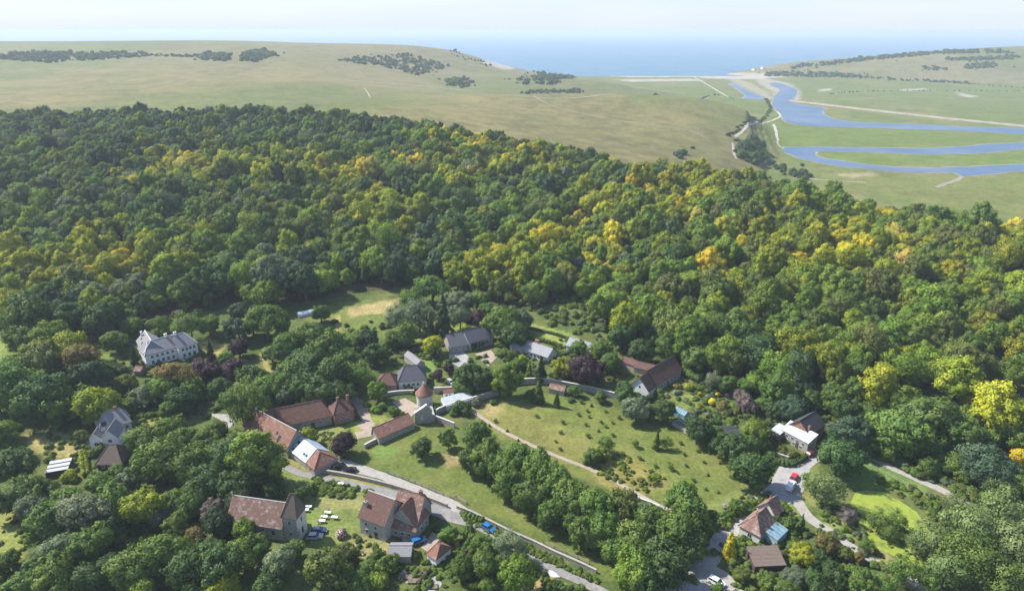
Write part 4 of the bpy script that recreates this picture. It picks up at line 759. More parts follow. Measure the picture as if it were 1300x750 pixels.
# ------------------------------------------------------------------ buildings
def frame_of(A, B, ze):
    a = ground(A[0], A[1], ze)[:2]; b = ground(B[0], B[1], ze)[:2]; L = float(np.hypot(*(b - a))); u = (b - a) / L; n = np.array([-u[1], u[0]])
    return a, u, n, L
def building(name, label, cat, px, py, group=None):
    p = ground(px, py); return thing(name, label, cat, (p[0], p[1], p[2]), group)
WTOP = {}
def wing(root, A, B, ze, W, rh, wall='flint', roof='clay_tile', hl=0, hr=0, ov=.35, rf=.5, wins=(), doors=(), chim=(), lights=(), frame_mat='render_white', ridge=True, chim_mat='brick', gable=None):
    a, u, n, L = frame_of(A, B, ze); c = a + u * L / 2 + n * W / 2; z0 = h1(c[0], c[1]) * .5 + h1(a[0], a[1]) * .5; R = root.location
    def fr(x, y, z): return (a[0] + u[0] * x + n[0] * y - R.x, a[1] + u[1] * x + n[1] * y - R.y, z0 + z - R.z)
    ry = W * rf; m = MB(); t = .2
    # walls: eaves box plus gables
    v = [(0, 0, -1.5), (L, 0, -1.5), (L, W, -1.5), (0, W, -1.5), (0, 0, ze), (L, 0, ze), (L, W, ze), (0, W, ze)]; f = [(0, 1, 5, 4), (3, 2, 1, 0)]
    if rf >= 1: v[6] = (L, W, ze + rh - .05); v[7] = (0, W, ze + rh - .05); f += [(1, 2, 6, 5), (2, 3, 7, 6), (3, 0, 4, 7)]
    else:
        f += [(2, 3, 7, 6)]
        if hr: f.append((1, 2, 6, 5))
        else: v.append((L, ry, ze + rh - .08)); f.append((1, 2, 6, len(v) - 1, 5))
        if hl: f.append((3, 0, 4, 7))
        else: v.append((0, ry, ze + rh - .08)); f.append((3, 0, 4, len(v) - 1, 7))
    m.add([fr(*p) for p in v], f); wl_ = m.go('wall', wall, root)
    # roof slabs
    s1 = rh / max(ry, .1); s2 = rh / max(W - ry, .1) if rf < 1 else 0; e1 = ze - ov * s1 * .8; e2 = ze - ov * s2 * .8
    xl, xr = -ov, L + ov; rl = hl if hl else xl; rr_ = L - hr if hr else xr; o2 = W + ov if rf < 1 else W + .05
    P = [(xl, -ov, e1), (xr, -ov, e1), (xr, o2, e2 if rf < 1 else ze + rh), (xl, o2, e2 if rf < 1 else ze + rh), (rl, ry, ze + rh), (rr_, ry, ze + rh)]
    if rf < 1: tf = [(0, 1, 5, 4), (2, 3, 4, 5)] + ([(1, 2, 5)] if hr else []) + ([(3, 0, 4)] if hl else []); bd = [0, 1] + ([] if hr else [5]) + [2, 3] + ([] if hl else [4])
    else: tf = [(0, 1, 2, 3)]; bd = [0, 1, 2, 3]
    top = [fr(x, y, z + t) for x, y, z in P]; bot = [fr(x, y, z + .02) for x, y, z in P]; k = len(P)
    f = tf + [tuple(i + k for i in q[::-1]) for q in tf] + [(bd[(i + 1) % len(bd)], bd[i], bd[i] + k, bd[(i + 1) % len(bd)] + k) for i in range(len(bd))]
    m = MB(); m.add(top + bot, f); ro = m.go('roof', roof, root)
    if ridge and rf < 1:
        m = MB()
        def rod(p, q): 
            m.tube([fr(*p), fr(*q)], .14, 5)
        rod((rl, ry, ze + rh + t), (rr_, ry, ze + rh + t))
        if hl: rod((xl, -ov, e1 + t), (rl, ry, ze + rh + t)); rod((xl, o2, e2 + t), (rl, ry, ze + rh + t))
        if hr: rod((xr, -ov, e1 + t), (rr_, ry, ze + rh + t)); rod((xr, o2, e2 + t), (rr_, ry, ze + rh + t))
        m.go('ridge', gable or roof, root)
    def on(side, p, d): return {'n': (p, -d), 'r': (L + d, p), 'l': (-d, p), 'f': (p, W + d)}[side]
    def slab(side, p, z, w_, h_, d0, d1):
        x0, y0 = on(side, p - w_ / 2, d0); x1, y1 = on(side, p + w_ / 2, d1); return MB().box(min(x0, x1), min(y0, y1), z, max(x0, x1), max(y0, y1), z + h_, fr)
    for side, p, z, w_, h_ in wins:
        o = slab(side, p, z, w_, h_, -.05, .06).go('window', frame_mat, root)
        for kx in (-1, 1): slab(side, p + kx * w_ * .235, z + h_ * .08, w_ * .40, h_ * .84, -.05, .075).go('pane', 'glass', o)
    for side, p, w_, h_ in doors:
        o = slab(side, p, -.1, w_, h_ + .1, -.05, .07).go('door', 'timber_dark', root); slab(side, p + w_ * .3, 1.0, .08, .1, .05, .13).go('handle', 'rim', o)
    for x, y, h_, w_ in chim:
        o = MB().box(x - w_ / 2, y - w_ * .35, ze + .3, x + w_ / 2, y + w_ * .35, ze + rh + h_, fr).box(x - w_ / 2 - .08, y - w_ * .35 - .08, ze + rh + h_, x + w_ / 2 + .08, y + w_ * .35 + .08, ze + rh + h_ + .15, fr).go('chimney', chim_mat, ro)
        MB().tube([fr(x, y, ze + rh + h_ + .15), fr(x, y, ze + rh + h_ + .6)], [.16, .12], 6).go('chimney_pot', 'clay_tile', ro)
    for x0, x1, f0, f1 in lights:                     # rooflights lie on the near slope
        q = []
        for x, g in ((x0, f0), (x1, f0), (x1, f1), (x0, f1)): q.append((x, ry * g, ze + rh * g + t))
        b = [fr(*p) for p in q]; tt = [(p[0], p[1], p[2] + .1) for p in b]
        MB().add(b + tt, [(4, 5, 6, 7), (0, 1, 5, 4), (1, 2, 6, 5), (2, 3, 7, 6), (3, 0, 4, 7)]).go('rooflight', 'glass', ro)
    return fr, L
def row(n, L, z, w_, h_, side='n', m=.12): return [(side, L * (m + (1 - 2 * m) * (i + .5) / n), z, w_, h_) for i in range(n)]
# church
ch = building('church', 'old flint church with a lichen mottled tile nave and stumpy capped tower', 'church', 356, 672)
wing(ch, (289, 660), (357, 670), 4.2, 8, 4.8, 'flint', 'clay_tile_lichen', wins=[('n', x, 1.4, 1.0, 1.9) for x in (3, 6.5, 10, 13)], frame_mat='stone_cap', gable='stone_cap')
fr, L = wing(ch, (357, 655), (375.5, 658), 7.6, 4.6, 5.6, 'flint', 'shingle_brown', hl=1.9, hr=1.1, ov=.2, wins=[('n', 2.1, 5.2, .6, 1.2), ('r', 2.3, 5.0, .7, 1.5), ('r', 2.3, 1.2, 1.0, 2.2), ('n', 2.1, 1.6, .7, 1.3)], frame_mat='stone_cap')
MB().box(L + .005, -.02, -1, L + .045, 4.62, 7.5, fr).go('limewashed_face', 'render_cream', ch)
m = MB(); m.tube([fr(L / 2, 2.3, 13.2), fr(L / 2, 2.3, 14.6)], .05, 4); m.tube([fr(L / 2 - .3, 2.3, 14.2), fr(L / 2 + .3, 2.3, 14.2)], .04, 4); m.go('weather_vane', 'timber_dark', ch)
m = MB()
for x, y in ((-.5, -.3), (L - .1, -.5)): m.box(x, y, -1, x + .7, y + .9, 4.2, fr)
m.go('buttress', 'flint', ch)
a, u, n, L2 = frame_of((289, 660), (357, 670), 4.2)
m = MB(); z0 = h1(*a); m.tube([(a[0] - .3 * u[0] + 4 * n[0] - ch.location.x, a[1] - .3 * u[1] + 4 * n[1] - ch.location.y, z0 + 9 - ch.location.z), (a[0] - .3 * u[0] + 4 * n[0] - ch.location.x, a[1] - .3 * u[1] + 4 * n[1] - ch.location.y, z0 + 10.3 - ch.location.z)], .12, 5)
m.go('gable_cross', 'stone_cap', ch)
# great barn, its low metal roofed section and hipped end
b1 = building('barn', 'long red tiled barn sloping down to a low pale blue metal roofed section', 'barn', 340, 565, 'barn ranges round the court')
wing(b1, (309, 539), (364, 570), 3.4, 8.2, 4.6, 'flint', 'clay_tile', wins=[('n', 4, 1.0, 1, 1.2), ('n', 8, 1.0, 1, 1.2), ('n', 17, 1.0, 1, 1.2)], doors=[('n', 12.5, 1.4, 2.2)], lights=[(17.6, 18.8, .12, .4), (16.0, 16.8, .35, .5)], gable='stone_cap')
wing(b1, (367, 571), (388, 587), 2.5, 8.2, 2.9, 'flint', 'metal_blue', lights=[(.9, 2.0, .12, .24), (6.5, 7.4, .25, .38), (7.8, 8.7, .25, .38), (1, 2.2, .6, .75)], ridge=False, ov=.2)
wing(b1, (388.6, 587.5), (399, 596), 2.4, 8.0, 2.7, 'flint', 'clay_tile', hr=3.2, ov=.25, wins=[('n', 2.2, .8, .8, 1.0)])
b2 = building('barn', 'north barn range of mottled dark red tile with a hipped brick house at its end', 'barn', 390, 540, 'barn ranges round the court')
wing(b2, (340, 545), (354, 541), 3.9, 8, 4.4, 'flint', 'clay_tile_dark', gable='clay_tile')
wing(b2, (355, 541), (421, 527), 3.4, 8, 4.4, 'flint', 'clay_tile', hr=3.0, wins=[('n', 4, 1.2, .9, 1.1), ('n', 8, 1.2, .9, 1.1), ('n', 13, 1.2, .9, 1.1)], doors=[('n', 10.5, 1.2, 2.1)])
wing(b2, (424, 526), (449, 519), 4.4, 6.4, 2.8, 'brick', 'clay_tile_dark', hl=2.4, hr=2.4, wins=row(3, 6.5, 2.8, .9, 1.1) + row(2, 6.5, .7, .9, 1.2) + [('r', 3, 2.6, .9, 1.1)], chim=[(2.6, 3.2, 1.3, .8), (6.0, 3.2, 1.2, .8)])
# dovecote
dc = building('dovecote', 'round pale flint dovecote with a conical russet tile roof', 'dovecote', 538.5, 518)
m = MB(); m.tube([(0, 2.2, -1), (0, 2.2, 4.9)], 2.85, 24); m.go('wall', 'stone_cap', dc, smooth=False)
m = MB(); m.tube([(0, 2.2, 4.75), (0, 2.2, 5.05), (0, 2.2, 8.6)], [3.25, 3.15, .25], 24); rf_ = m.go('roof', 'clay_tile', dc)
m = MB(); m.tube([(0, 2.2, 8.5), (0, 2.2, 9.0), (0, 2.2, 9.5)], [.4, .4, .06], 8); m.go('finial', 'stone_cap', rf_)
m = MB().box(-.5, -.75, -.2, .5, -.55, 2.0); m.go('door', 'timber_dark', dc)
# ruined manor wall
ru = building('ruin', 'roofless flint gable wall of the ruined manor with pale weathered top', 'ruin', 527, 538)
a, u, n, L = frame_of((527, 539), (549, 536), 0.0)
def fr(x, y, z): return (a[0] + u[0] * x + n[0] * y - ru.location.x, a[1] + u[1] * x + n[1] * y - ru.location.y, z)
pf = [(0, -1), (L, -1), (L, 4.4), (L * .72, 6.8), (0, 4.2)]
m = MB(); m.add([fr(x, 0, z) for x, z in pf] + [fr(x, 1.1, z) for x, z in pf], [(0, 1, 2, 3, 4), (9, 8, 7, 6, 5)] + [((i + 1) % 5, i, i + 5, (i + 1) % 5 + 5) for i in range(5)]); m.box(L, .05, -1, L + 1.0, 6.5, 2.6, fr); m.go('wall', 'flint', ru)
m = MB(); q = [(L + .1, 4.4), (L * .72, 6.85), (-.1, 4.2)]
for (x0, z0), (x1, z1) in zip(q[:-1], q[1:]): m.add([fr(x0, -.1, z0), fr(x1, -.1, z1), fr(x1, 1.2, z1), fr(x0, 1.2, z0), fr(x0, -.1, z0 + .22), fr(x1, -.1, z1 + .22), fr(x1, 1.2, z1 + .22), fr(x0, 1.2, z0 + .22)], [(3, 2, 1, 0), (4, 5, 6, 7), (0, 1, 5, 4), (1, 2, 6, 5), (2, 3, 7, 6), (3, 0, 4, 7)][::1])
m.go('coping', 'stone_cap', ru); MB().box(2.0, -.06, 1.5, 2.8, .3, 3.0, fr).go('blocked_window', 'stone_cap', ru)
lt = building('outbuilding', 'long low lean-to of red tiles along a flint garden wall', 'outbuilding', 480, 560, 'small outbuildings')
wing(lt, (481, 557), (526, 537), 2.2, 4.2, 2.2, 'flint', 'clay_tile', rf=.85, ov=.2)
gl = building('greenhouse', 'long lean-to greenhouse with a flat white roof against the garden wall', 'greenhouse', 568, 518, 'glasshouses')
wing(gl, (567, 516), (601, 506), 1.9, 4.6, .9, 'render_white', 'metal_white', rf=1.0, ov=.1, ridge=False)
ca = building('summerhouse', 'tiny white summerhouse with a red tile roof by the dovecote', 'summerhouse', 570, 506, 'small outbuildings')
wing(ca, (563.5, 499), (576, 498), 2.3, 2.6, 1.1, 'render_white', 'clay_tile', ov=.2, wins=row(2, 3.2, .9, .7, .9))
ps = building('outbuilding', 'small garden store with a pinkish tile roof below the copper beech', 'outbuilding', 706, 497, 'small outbuildings')
wing(ps, (697, 493), (716, 497), 1.9, 3.2, 1.3, 'flint', 'clay_tile_lichen', ov=.2)
sc_ = building('cottage', 'slate hipped cottage with pale end wall behind the tall lime', 'cottage', 520, 488, 'cottages')
wing(sc_, (506, 484), (541, 481), 3.6, 8, 4.0, 'render_cream', 'slate', hl=2.6, hr=3.2, wins=row(4, 9, 1.2, 1, 1.2))
wing(sc_, (513, 451), (529, 464), 2.6, 3.6, 1.4, 'flint', 'slate_mid', ov=.15)
br = building('outbuilding', 'shaded brown hipped outhouse beneath tall sycamores', 'outbuilding', 485, 492, 'small outbuildings')
wing(br, (477, 488), (503, 489), 2.6, 7, 3.0, 'timber_grey', 'clay_tile_dark', hl=3, hr=3, wins=row(3, 7, .9, .8, 1))
sb = building('barn', 'big slate barn of two roofs above a pink gravel court', 'barn', 600, 442)
wing(sb, (596, 436), (626, 427), 3.6, 8.5, 3.9, 'flint', 'slate', wins=row(4, 11, 1.2, 1, 1.2))
wing(sb, (572, 441), (594, 437), 3.0, 9.5, 3.6, 'flint', 'slate', wins=row(2, 8, 1.0, 1, 1.2), chim=[(1.5, 5, 1.0, .8)])
bu = building('bungalow', 'long bungalow under a pale slate roof with a brown chimney', 'bungalow', 680, 452, 'cottages')
wing(bu, (664, 443), (695, 454), 2.7, 6.8, 2.4, 'render_cream', 'slate_pale', wins=row(5, 12, .9, 1, 1.1), chim=[(4, 4.2, 1.2, 1.6)])
wing(bu, (648, 440), (662, 445), 2.4, 6, 2.0, 'render_cream', 'slate_pale', wins=row(2, 5, .8, .9, 1.0))
c2 = building('bungalow', 'pale slate roof half hidden behind the copper beech', 'bungalow', 735, 447, 'cottages')
wing(c2, (719, 438), (749, 447), 2.6, 6.5, 2.2, 'render_cream', 'slate_pale', wins=row(3, 10, .9, 1, 1.1), chim=[(5, 3, .8, .8)])
lh = building('longhouse', 'brown tiled longhouse with a white gable end below the wood', 'house', 840, 488)
wing(lh, (834, 488), (865, 469), 3.4, 8, 4.4, 'flint', 'clay_tile_dark', wins=row(5, 15, 1.2, 1, 1.1), doors=[('n', 7.4, 1, 2.1)], ov=.4)
wing(lh, (823.5, 497), (833, 489), 3.0, 7.6, 4.2, 'render_white', 'clay_tile_dark', wins=[('n', 2, 1.0, .9, 1.1), ('l', 3.8, 3.4, .8, 1.0)], chim=[(.9, 3.8, .8, .8)])
wing(lh, (805, 466), (834, 473), 2.4, 4.4, 1.7, 'flint', 'clay_tile_dark', ov=.2)
wing(lh, (789, 459), (805, 465), 2.2, 4.2, 1.5, 'flint', 'clay_tile_dark', ov=.2)
gh = building('greenhouse', 'blue glazed greenhouse beside the flower garden', 'greenhouse', 862, 528, 'glasshouses')
wing(gh, (855, 521), (869, 528), 1.7, 3.2, .9, 'glass_blue', 'glass_blue', ov=.1)
a, u, n, L = frame_of((855, 521), (869, 528), 1.7); m = MB()
for i in range(7):
    x = L * i / 6; q = [a + u * x + n * y for y in (-.12, 1.6, 3.3)]; m.tube([(q[0][0] - gh.location.x, q[0][1] - gh.location.y, 1.85), (q[1][0] - gh.location.x, q[1][1] - gh.location.y, 2.82), (q[2][0] - gh.location.x, q[2][1] - gh.location.y, 1.85)], .05, 4)
m.go('glazing_bar', 'metal_white', gh)
rb = building('raised_bed', 'long raised planting bed behind a low flint retaining wall', 'raised bed', 862, 544)
a, u, n, L = frame_of((853, 537), (873, 549), 0.8); fr = lambda x, y, z: (a[0] + u[0] * x + n[0] * y - rb.location.x, a[1] + u[1] * x + n[1] * y - rb.location.y, z)
MB().box(0, 0, -.8, L, .4, 1.2, fr).box(0, 3.0, -.8, L, 3.3, 1.2, fr).box(0, .4, -.8, .4, 3.0, 1.2, fr).box(L - .4, .4, -.8, L, 3.0, 1.2, fr).go('wall', 'flint', rb); MB().box(.4, .4, -.5, L - .4, 3.0, 1.0, fr).go('earth', 'soil', rb)
ds = building('shed', 'low dark roofed shed tucked between dark trees by the meadow', 'shed', 928, 552, 'garden sheds')
wing(ds, (919, 550), (937, 551), 2.1, 4.2, .9, 'timber_dark', 'slate_black', ov=.25)
wb = building('house', 'flint lodge with white metal roofs and a taller charcoal roof behind', 'house', 1010, 568)
wing(wb, (992, 545), (1026, 563), 3.6, 4.6, 1.7, 'flint', 'metal_white', rf=1.0, ov=.2, ridge=False, wins=row(4, 10.4, 2.1, .8, 1.0) + row(3, 10, .5, .9, 1.1), doors=[('n', 6.2, 1, 2.1)])
wing(wb, (1027.5, 552), (1047, 539.5), 4.4, 7.5, 3.4, 'brick', 'slate_black', ov=.25, wins=row(3, 11, 1.4, 1, 1.2), chim=[(1.2, 1.0, -1.2, .8)])
wing(wb, (979, 546), (990, 551.5), 2.8, 4.4, .9, 'brick', 'metal_white', rf=1.0, ov=.2, ridge=False, wins=row(2, 3.6, .9, .7, 1.1))
ct = building('cottage', 'red tiled cottage with hipped roofs and a blue conservatory', 'cottage', 965, 684, 'cottages')
wing(ct, (965, 680), (983, 663), 3.0, 5.8, 3.2, 'render_cream', 'clay_tile_lichen', hl=2.8, wins=[('l', 2.8, .9, 1.2, 1.2), ('n', 1.5, .9, .9, 1.1)], chim=[(3.0, 2.9, .9, .7)])
wing(ct, (984, 654), (994, 646), 3.2, 5.0, 2.8, 'render_cream', 'clay_tile_lichen', wins=[('n', 1.6, 1, .8, 1)], chim=[(1.2, 2.5, .8, .7)])
wing(ct, (987, 686), (1000, 673), 2.1, 4.4, 1.0, 'metal_blue', 'glass_blue', rf=1.0, ov=.1, ridge=False)
a, u, n, L = frame_of((987, 686), (1000, 673), 2.1); z0 = h1(*a) - ct.location.z; m = MB()
for i in range(5):
    x = L * i / 4; p = a + u * x; q = a + u * x + n * 4.4; m.tube([(p[0] - ct.location.x, p[1] - ct.location.y, z0 + 2.35), (q[0] - ct.location.x, q[1] - ct.location.y, z0 + 3.32)], .07, 4)
m.go('glazing_bar', 'metal_white', ct)
bs = building('shed', 'wide brown felt roofed shed in the cottage garden', 'shed', 978, 722, 'garden sheds')
wing(bs, (958.5, 719), (997.5, 717), 2.2, 5.6, 1.1, 'timber_dark', 'shingle_brown', rf=1.0, ov=.15, ridge=False)
fh = building('farmhouse', 'gabled stone farmhouse with red lichen spotted tile roofs', 'farmhouse', 500, 675)
wing(fh, (495, 668), (527, 674), 3.0, 11.5, 6.2, 'flint', 'clay_tile_lichen', rf=.62, wins=row(3, 7, .9, .9, 1.1), chim=[(6.2, 7.2, 1.0, .9)])
wing(fh, (456, 655), (488, 667), 5.4, 9.6, 4.8, 'flint_pale', 'clay_tile_dark', wins=[('n', 2.2, 3.0, .8, 1.3), ('n', 5.2, 2.9, .8, 1.3), ('l', 4.2, 5.2, 1.0, 1.6), ('l', 4.2, 1.4, 1.2, 1.8), ('n', 2.2, .8, .8, 1.3)], doors=[('n', 5.2, 1.1, 2.1)], chim=[(.9, 2.0, -1.2, .9)], chim_mat='flint', gable='stone_cap')
wing(fh, (528, 669), (544, 650), 3.8, 8.2, 5.0, 'flint', 'clay_tile', hr=2.0, wins=[('n', 2.5, 1.1, .9, 1.1), ('n', 5.0, 1.1, .9, 1.1)])
fs = building('shed', 'grey roofed shed beside the farmhouse vegetable plots', 'shed', 507, 710, 'garden sheds')
wing(fs, (493, 706), (521, 706), 2.1, 4.8, 1.2, 'timber_grey', 'slate_mid', ov=.2)
ga = building('garage', 'small hipped red tile garage with white walls by a gravel drive', 'garage', 555, 712)
wing(ga, (542, 703), (553.5, 710), 2.3, 5.4, 2.1, 'render_white', 'clay_tile', hl=1.1, hr=1.1, ov=.25, doors=[('l', 2.6, 2.4, 2.0)])
vi = building('villa', 'slate roofed villa with pale gables and a paved terrace', 'villa', 145, 556)
wing(vi, (126, 547), (166, 535), 4.6, 8.5, 3.8, 'render_cream', 'slate_mid', hl=2.6, hr=2.0, wins=row(4, 10, 2.6, .9, 1.2) + row(3, 10, .6, 1, 1.3), chim=[(6, 4.2, .9, .8)], lights=[(1.0, 2.4, .15, .4)])
wing(vi, (149, 555), (158, 540), 4.2, 4.6, 2.8, 'render_white', 'slate_mid', ov=.2, wins=[('l', 2.3, 2.6, 1.2, 1.2), ('l', 2.3, .5, 1.6, 1.6)])
wing(vi, (128, 556), (133, 548), 3.6, 3.4, 2.0, 'render_white', 'slate_mid', ov=.2, wins=[('l', 1.7, .8, 1.2, 1.4)])
sheet('patio', [(108, 560), (126, 552), (142, 556), (140, 562), (112, 567)], 'gravel', .06)
lo = building('lodge', 'dark timber lodge under a steep hipped brown roof', 'lodge', 138, 594)
wing(lo, (122.5, 588), (153.5, 587), 2.6, 7.6, 3.9, 'timber_dark', 'shingle_brown', hl=2.5, hr=2.5, ov=.5, wins=row(3, 7, .8, .9, 1.1))
# greenhouse of three white bays
st_ = building('greenhouse', 'greenhouse with three bright white roof bays striped by dark gutters', 'greenhouse', 70, 598, 'glasshouses')
a, u, n, L = frame_of((57, 600), (86, 595), 2.1)
def fr(x, y, z): return (a[0] + u[0] * x + n[0] * y - st_.location.x, a[1] + u[1] * x + n[1] * y - st_.location.y, z)
MB().box(0, 0, -1, L, 6.6, 1.95, fr).go('wall', 'timber_dark', st_)
for k in range(3):
    y0 = k * 2.3; MB().add([fr(0, y0, 2.0), fr(L, y0, 2.0), fr(L, y0 + 1.45, 2.12), fr(0, y0 + 1.45, 2.12), fr(0, y0, 2.1), fr(L, y0, 2.1), fr(L, y0 + 1.45, 2.22), fr(0, y0 + 1.45, 2.22)], [(3, 2, 1, 0), (4, 5, 6, 7), (0, 1, 5, 4), (1, 2, 6, 5), (2, 3, 7, 6), (3, 0, 4, 7)]).go('roof_bay', 'metal_white', st_)
# manor
mn = building('manor', 'long white manor house under grey slate with pale hips and many windows', 'manor house', 210, 460)
wing(mn, (184, 452), (225, 440), 5.0, 8.8, 3.6, 'render_white', 'slate_mid', hl=2.8, gable='render_white', wins=row(5, 12.4, 3.0, 1.0, 1.3) + row(5, 12.4, .6, 1.0, 1.6), chim=[(9.6, 4.4, 1.2, .9)], chim_mat='render_white')
wing(mn, (173.5, 432), (183, 450), 5.0, 7.2, 3.4, 'render_white', 'slate_mid', hr=2.6, gable='render_white', wins=[('n', 3, 3, 1, 1.3), ('n', 7, 3, 1, 1.3), ('l', 3.6, 3, 1, 1.3)], lights=[(2.5, 3.5, .3, .5), (6, 7, .15, .35)], chim=[(1.2, 2.0, .5, .8)], chim_mat='render_white')
wing(mn, (226, 442), (250, 435), 5.3, 9.0, 3.8, 'render_white', 'slate_mid', hr=3.2, gable='render_white', wins=row(4, 7.6, 3.3, 1.0, 1.3) + row(3, 7.6, .7, 1.0, 1.6) + [('r', 4.5, 3.2, 1.0, 1.3)], chim=[(1.0, 4.5, 1.2, .9)], chim_mat='render_white')
hu = building('shed', 'little hut with a pinkish roof below the white manor', 'shed', 174, 473, 'garden sheds')
wing(hu, (170, 471), (178.5, 472), 2.0, 3.4, 1.3, 'timber', 'clay_tile_lichen', ov=.2)
# polytunnel
pt = building('polytunnel', 'long white polytunnel in the grassed glade', 'polytunnel', 380, 405, 'glasshouses')
a, u, n, L = frame_of((380, 404), (415, 397), 0); m = MB(); N_ = 10; rib = MB()
for s in range(2):
    for k in range(N_ + 1):
        t = math.pi * k / N_; p = a + u * (L * s) + n * (2.3 - 2.3 * math.cos(t)); m.v.append((p[0] - pt.location.x, p[1] - pt.location.y, 2.2 * math.sin(t) - .1))
m.f += [(k, k + N_ + 1, k + N_ + 2, k + 1) for k in range(N_)] + [tuple(range(N_, -1, -1))[::-1], tuple(range(N_ + 1, 2 * N_ + 2))[::-1]]
m.go('cover', 'metal_blue', pt)
for i in range(7):
    pp = []
    for k in range(N_ + 1):
        t = math.pi * k / N_; p = a + u * (L * i / 6) + n * (2.3 - 2.36 * math.cos(t)); pp.append((p[0] - pt.location.x, p[1] - pt.location.y, 2.27 * math.sin(t) - .1))
    MB().tube(pp, .07, 4).go('hoop', 'metal_white', pt)
for px, py, tx in ((956, 88, 'white coastguard cottage nearest the shingle beach'), (967, 86, 'white coastguard cottage higher on the far slope')):
    cg = building('cottage', tx, 'cottage', px, py, 'coastguard cottages above the beach'); wing(cg, (px - 1.7, py), (px + 1.7, py), 4, 7, 3, 'render_white', 'slate_mid', chim=[(3, 4, 1.5, 1.2)])
# ------------------------------------------------------------------ garden and field walls, fences
def garden_wall(label, pts, h, t=.5, mat='flint', cap='stone_cap', group='flint garden walls'):
    P = smooth_line(gpoly(pts), 3.0); c = P[0]; R = (c[0], c[1], h1(*c)); rt = thing('garden_wall', label, 'wall', R, group)
    d = np.gradient(P, axis=0); d /= np.linalg.norm(d, axis=1)[:, None]; nn = np.stack([-d[:, 1], d[:, 0]], -1); Z = hgt(P[:, 0], P[:, 1])
    for nm, w_, z0, z1, mt in (('masonry', t, -.6, h, mat), ('coping', t + .14, h - .02, h + .14, cap)):
        m = MB(); n_ = len(P)
        for i in range(n_):
            for s, z in ((-.5, z0), (.5, z0), (.5, z1), (-.5, z1)): q = P[i] + nn[i] * w_ * s; m.v.append((q[0] - R[0], q[1] - R[1], Z[i] + z - R[2] + (vnoise(q[0], q[1], 1.7) - .5) * .12 * (z > 0)))
        for i in range(n_ - 1):
            for k in range(4): m.f.append((4 * i + k, 4 * i + (k + 1) % 4, 4 * i + 4 + (k + 1) % 4, 4 * i + 4 + k)[::-1])
        m.f += [(0, 1, 2, 3), (4 * n_ - 1, 4 * n_ - 2, 4 * n_ - 3, 4 * n_ - 4)]; m.go(nm, mt, rt)
garden_wall('tall flint kitchen garden wall running right from the dovecote', [(551, 499), (590, 497), (626, 493), (660, 488), (690, 487), (720, 492), (758, 500), (792, 509)], 2.3)
garden_wall('flint wall behind the white roofed greenhouse facing the meadow', [(554, 527), (566, 521), (600, 511), (633, 501)], 2.2)
garden_wall('flint wall falling from the ruined gable to the meadow path', [(551, 533), (562, 537), (577, 543)], 1.9)
garden_wall('low pale capped wall along the roadside edge of the meadow strip', [(580, 645), (600, 653), (622, 664), (650, 678), (676, 689), (704, 703), (740, 719), (757, 727)], 1.0, .45, 'flint', 'gravel_pale')
garden_wall('brown flint wall between the grey lane and the pale drive', [(396, 598), (430, 603), (460, 609), (500, 619), (530, 629), (568, 644)], 1.1, .5, 'flint', 'timber_grey')
garden_wall('short flint wall beside the tiled lean-to', [(463, 569), (472, 564), (481, 560)], 1.4)
garden_wall('low wall dividing gravel court and lawn below the tall lime', [(486, 503), (505, 500), (526, 499)], 1.3)
garden_wall('short wall behind the orchard at the edge of the tree belt', [(806, 634), (822, 640), (840, 648)], 1.2)
garden_wall('flint wall in front of the white roofed lodge garden', [(985, 577), (1000, 583), (1018, 580)], 1.0)
garden_wall('low wall beside the tiled barn lane', [(342, 566), (365, 577), (393, 597)], .9)
garden_wall('flint wall round the slate cottage lawn', [(533, 446), (548, 441), (556, 452)], 1.6)
def fence(label, pts, h=1.15, gap=2.4, rails=3, group='timber fences', mat='timber_grey'):
    P = gpoly(pts); out = [P[0]]
    S = smooth_line(P, .3); acc = 0
    for a, b in zip(S[:-1], S[1:]):
        acc += np.linalg.norm(b - a)
        if acc >= gap: out.append(b); acc = 0
    out.append(P[-1]); R = (P[0][0], P[0][1], h1(*P[0])); rt = thing('fence', label, 'fence', R, group)
    pm_ = None
    for p in out:
        z = h1(*p) - R[2]
        if pm_ is None: pm_ = MB().box(-.07, -.07, -.4, .07, .07, h + .1).go('post', mat, rt); o = pm_
        else: o = pm_.copy(); COL.objects.link(o)
        o.location = (p[0] - R[0], p[1] - R[1], z)
    for k in range(rails):
        zz = h * (.3 + .62 * k / max(rails - 1, 1)); MB().tube([(p[0] - R[0], p[1] - R[1], h1(*p) - R[2] + zz) for p in out], .05, 4).go('rail', mat, rt)
fence('post and rail fence along the upper edge of the pale drive', [(492, 601), (520, 611), (552, 625), (576, 634)])
fence('short rail fence running from the tower shade into the churchyard', [(400, 670), (408, 660), (418, 648)], 1.0, 1.6, 2)
fence('wire fence along the foot of the tree belt', [(690, 690), (720, 703), (748, 716)], 1.0, 3.2, 2)
fence('rail fence beside the pale footpath and the pond field', [(1100, 590), (1140, 610), (1180, 630)], 1.0, 3.0, 2)
gt = building('field_gate', 'wooden field gate standing open at the drive end', 'gate', 583, 633)
p0, p1 = ground(580, 632), ground(592, 640); dx, dy = p1[0] - p0[0], p1[1] - p0[1]; g0 = gt.location
for k in range(5): z = .25 + .22 * k; MB().tube([(p0[0] - g0.x, p0[1] - g0.y, z), (p0[0] + dx - g0.x, p0[1] + dy - g0.y, z)], .045, 4).go('bar', 'timber_grey', gt)
for s in (0, 1): MB().tube([(p0[0] + dx * s - g0.x, p0[1] + dy * s - g0.y, -.4), (p0[0] + dx * s - g0.x, p0[1] + dy * s - g0.y, 1.4)], .1, 6).go('post', 'timber_grey', gt)
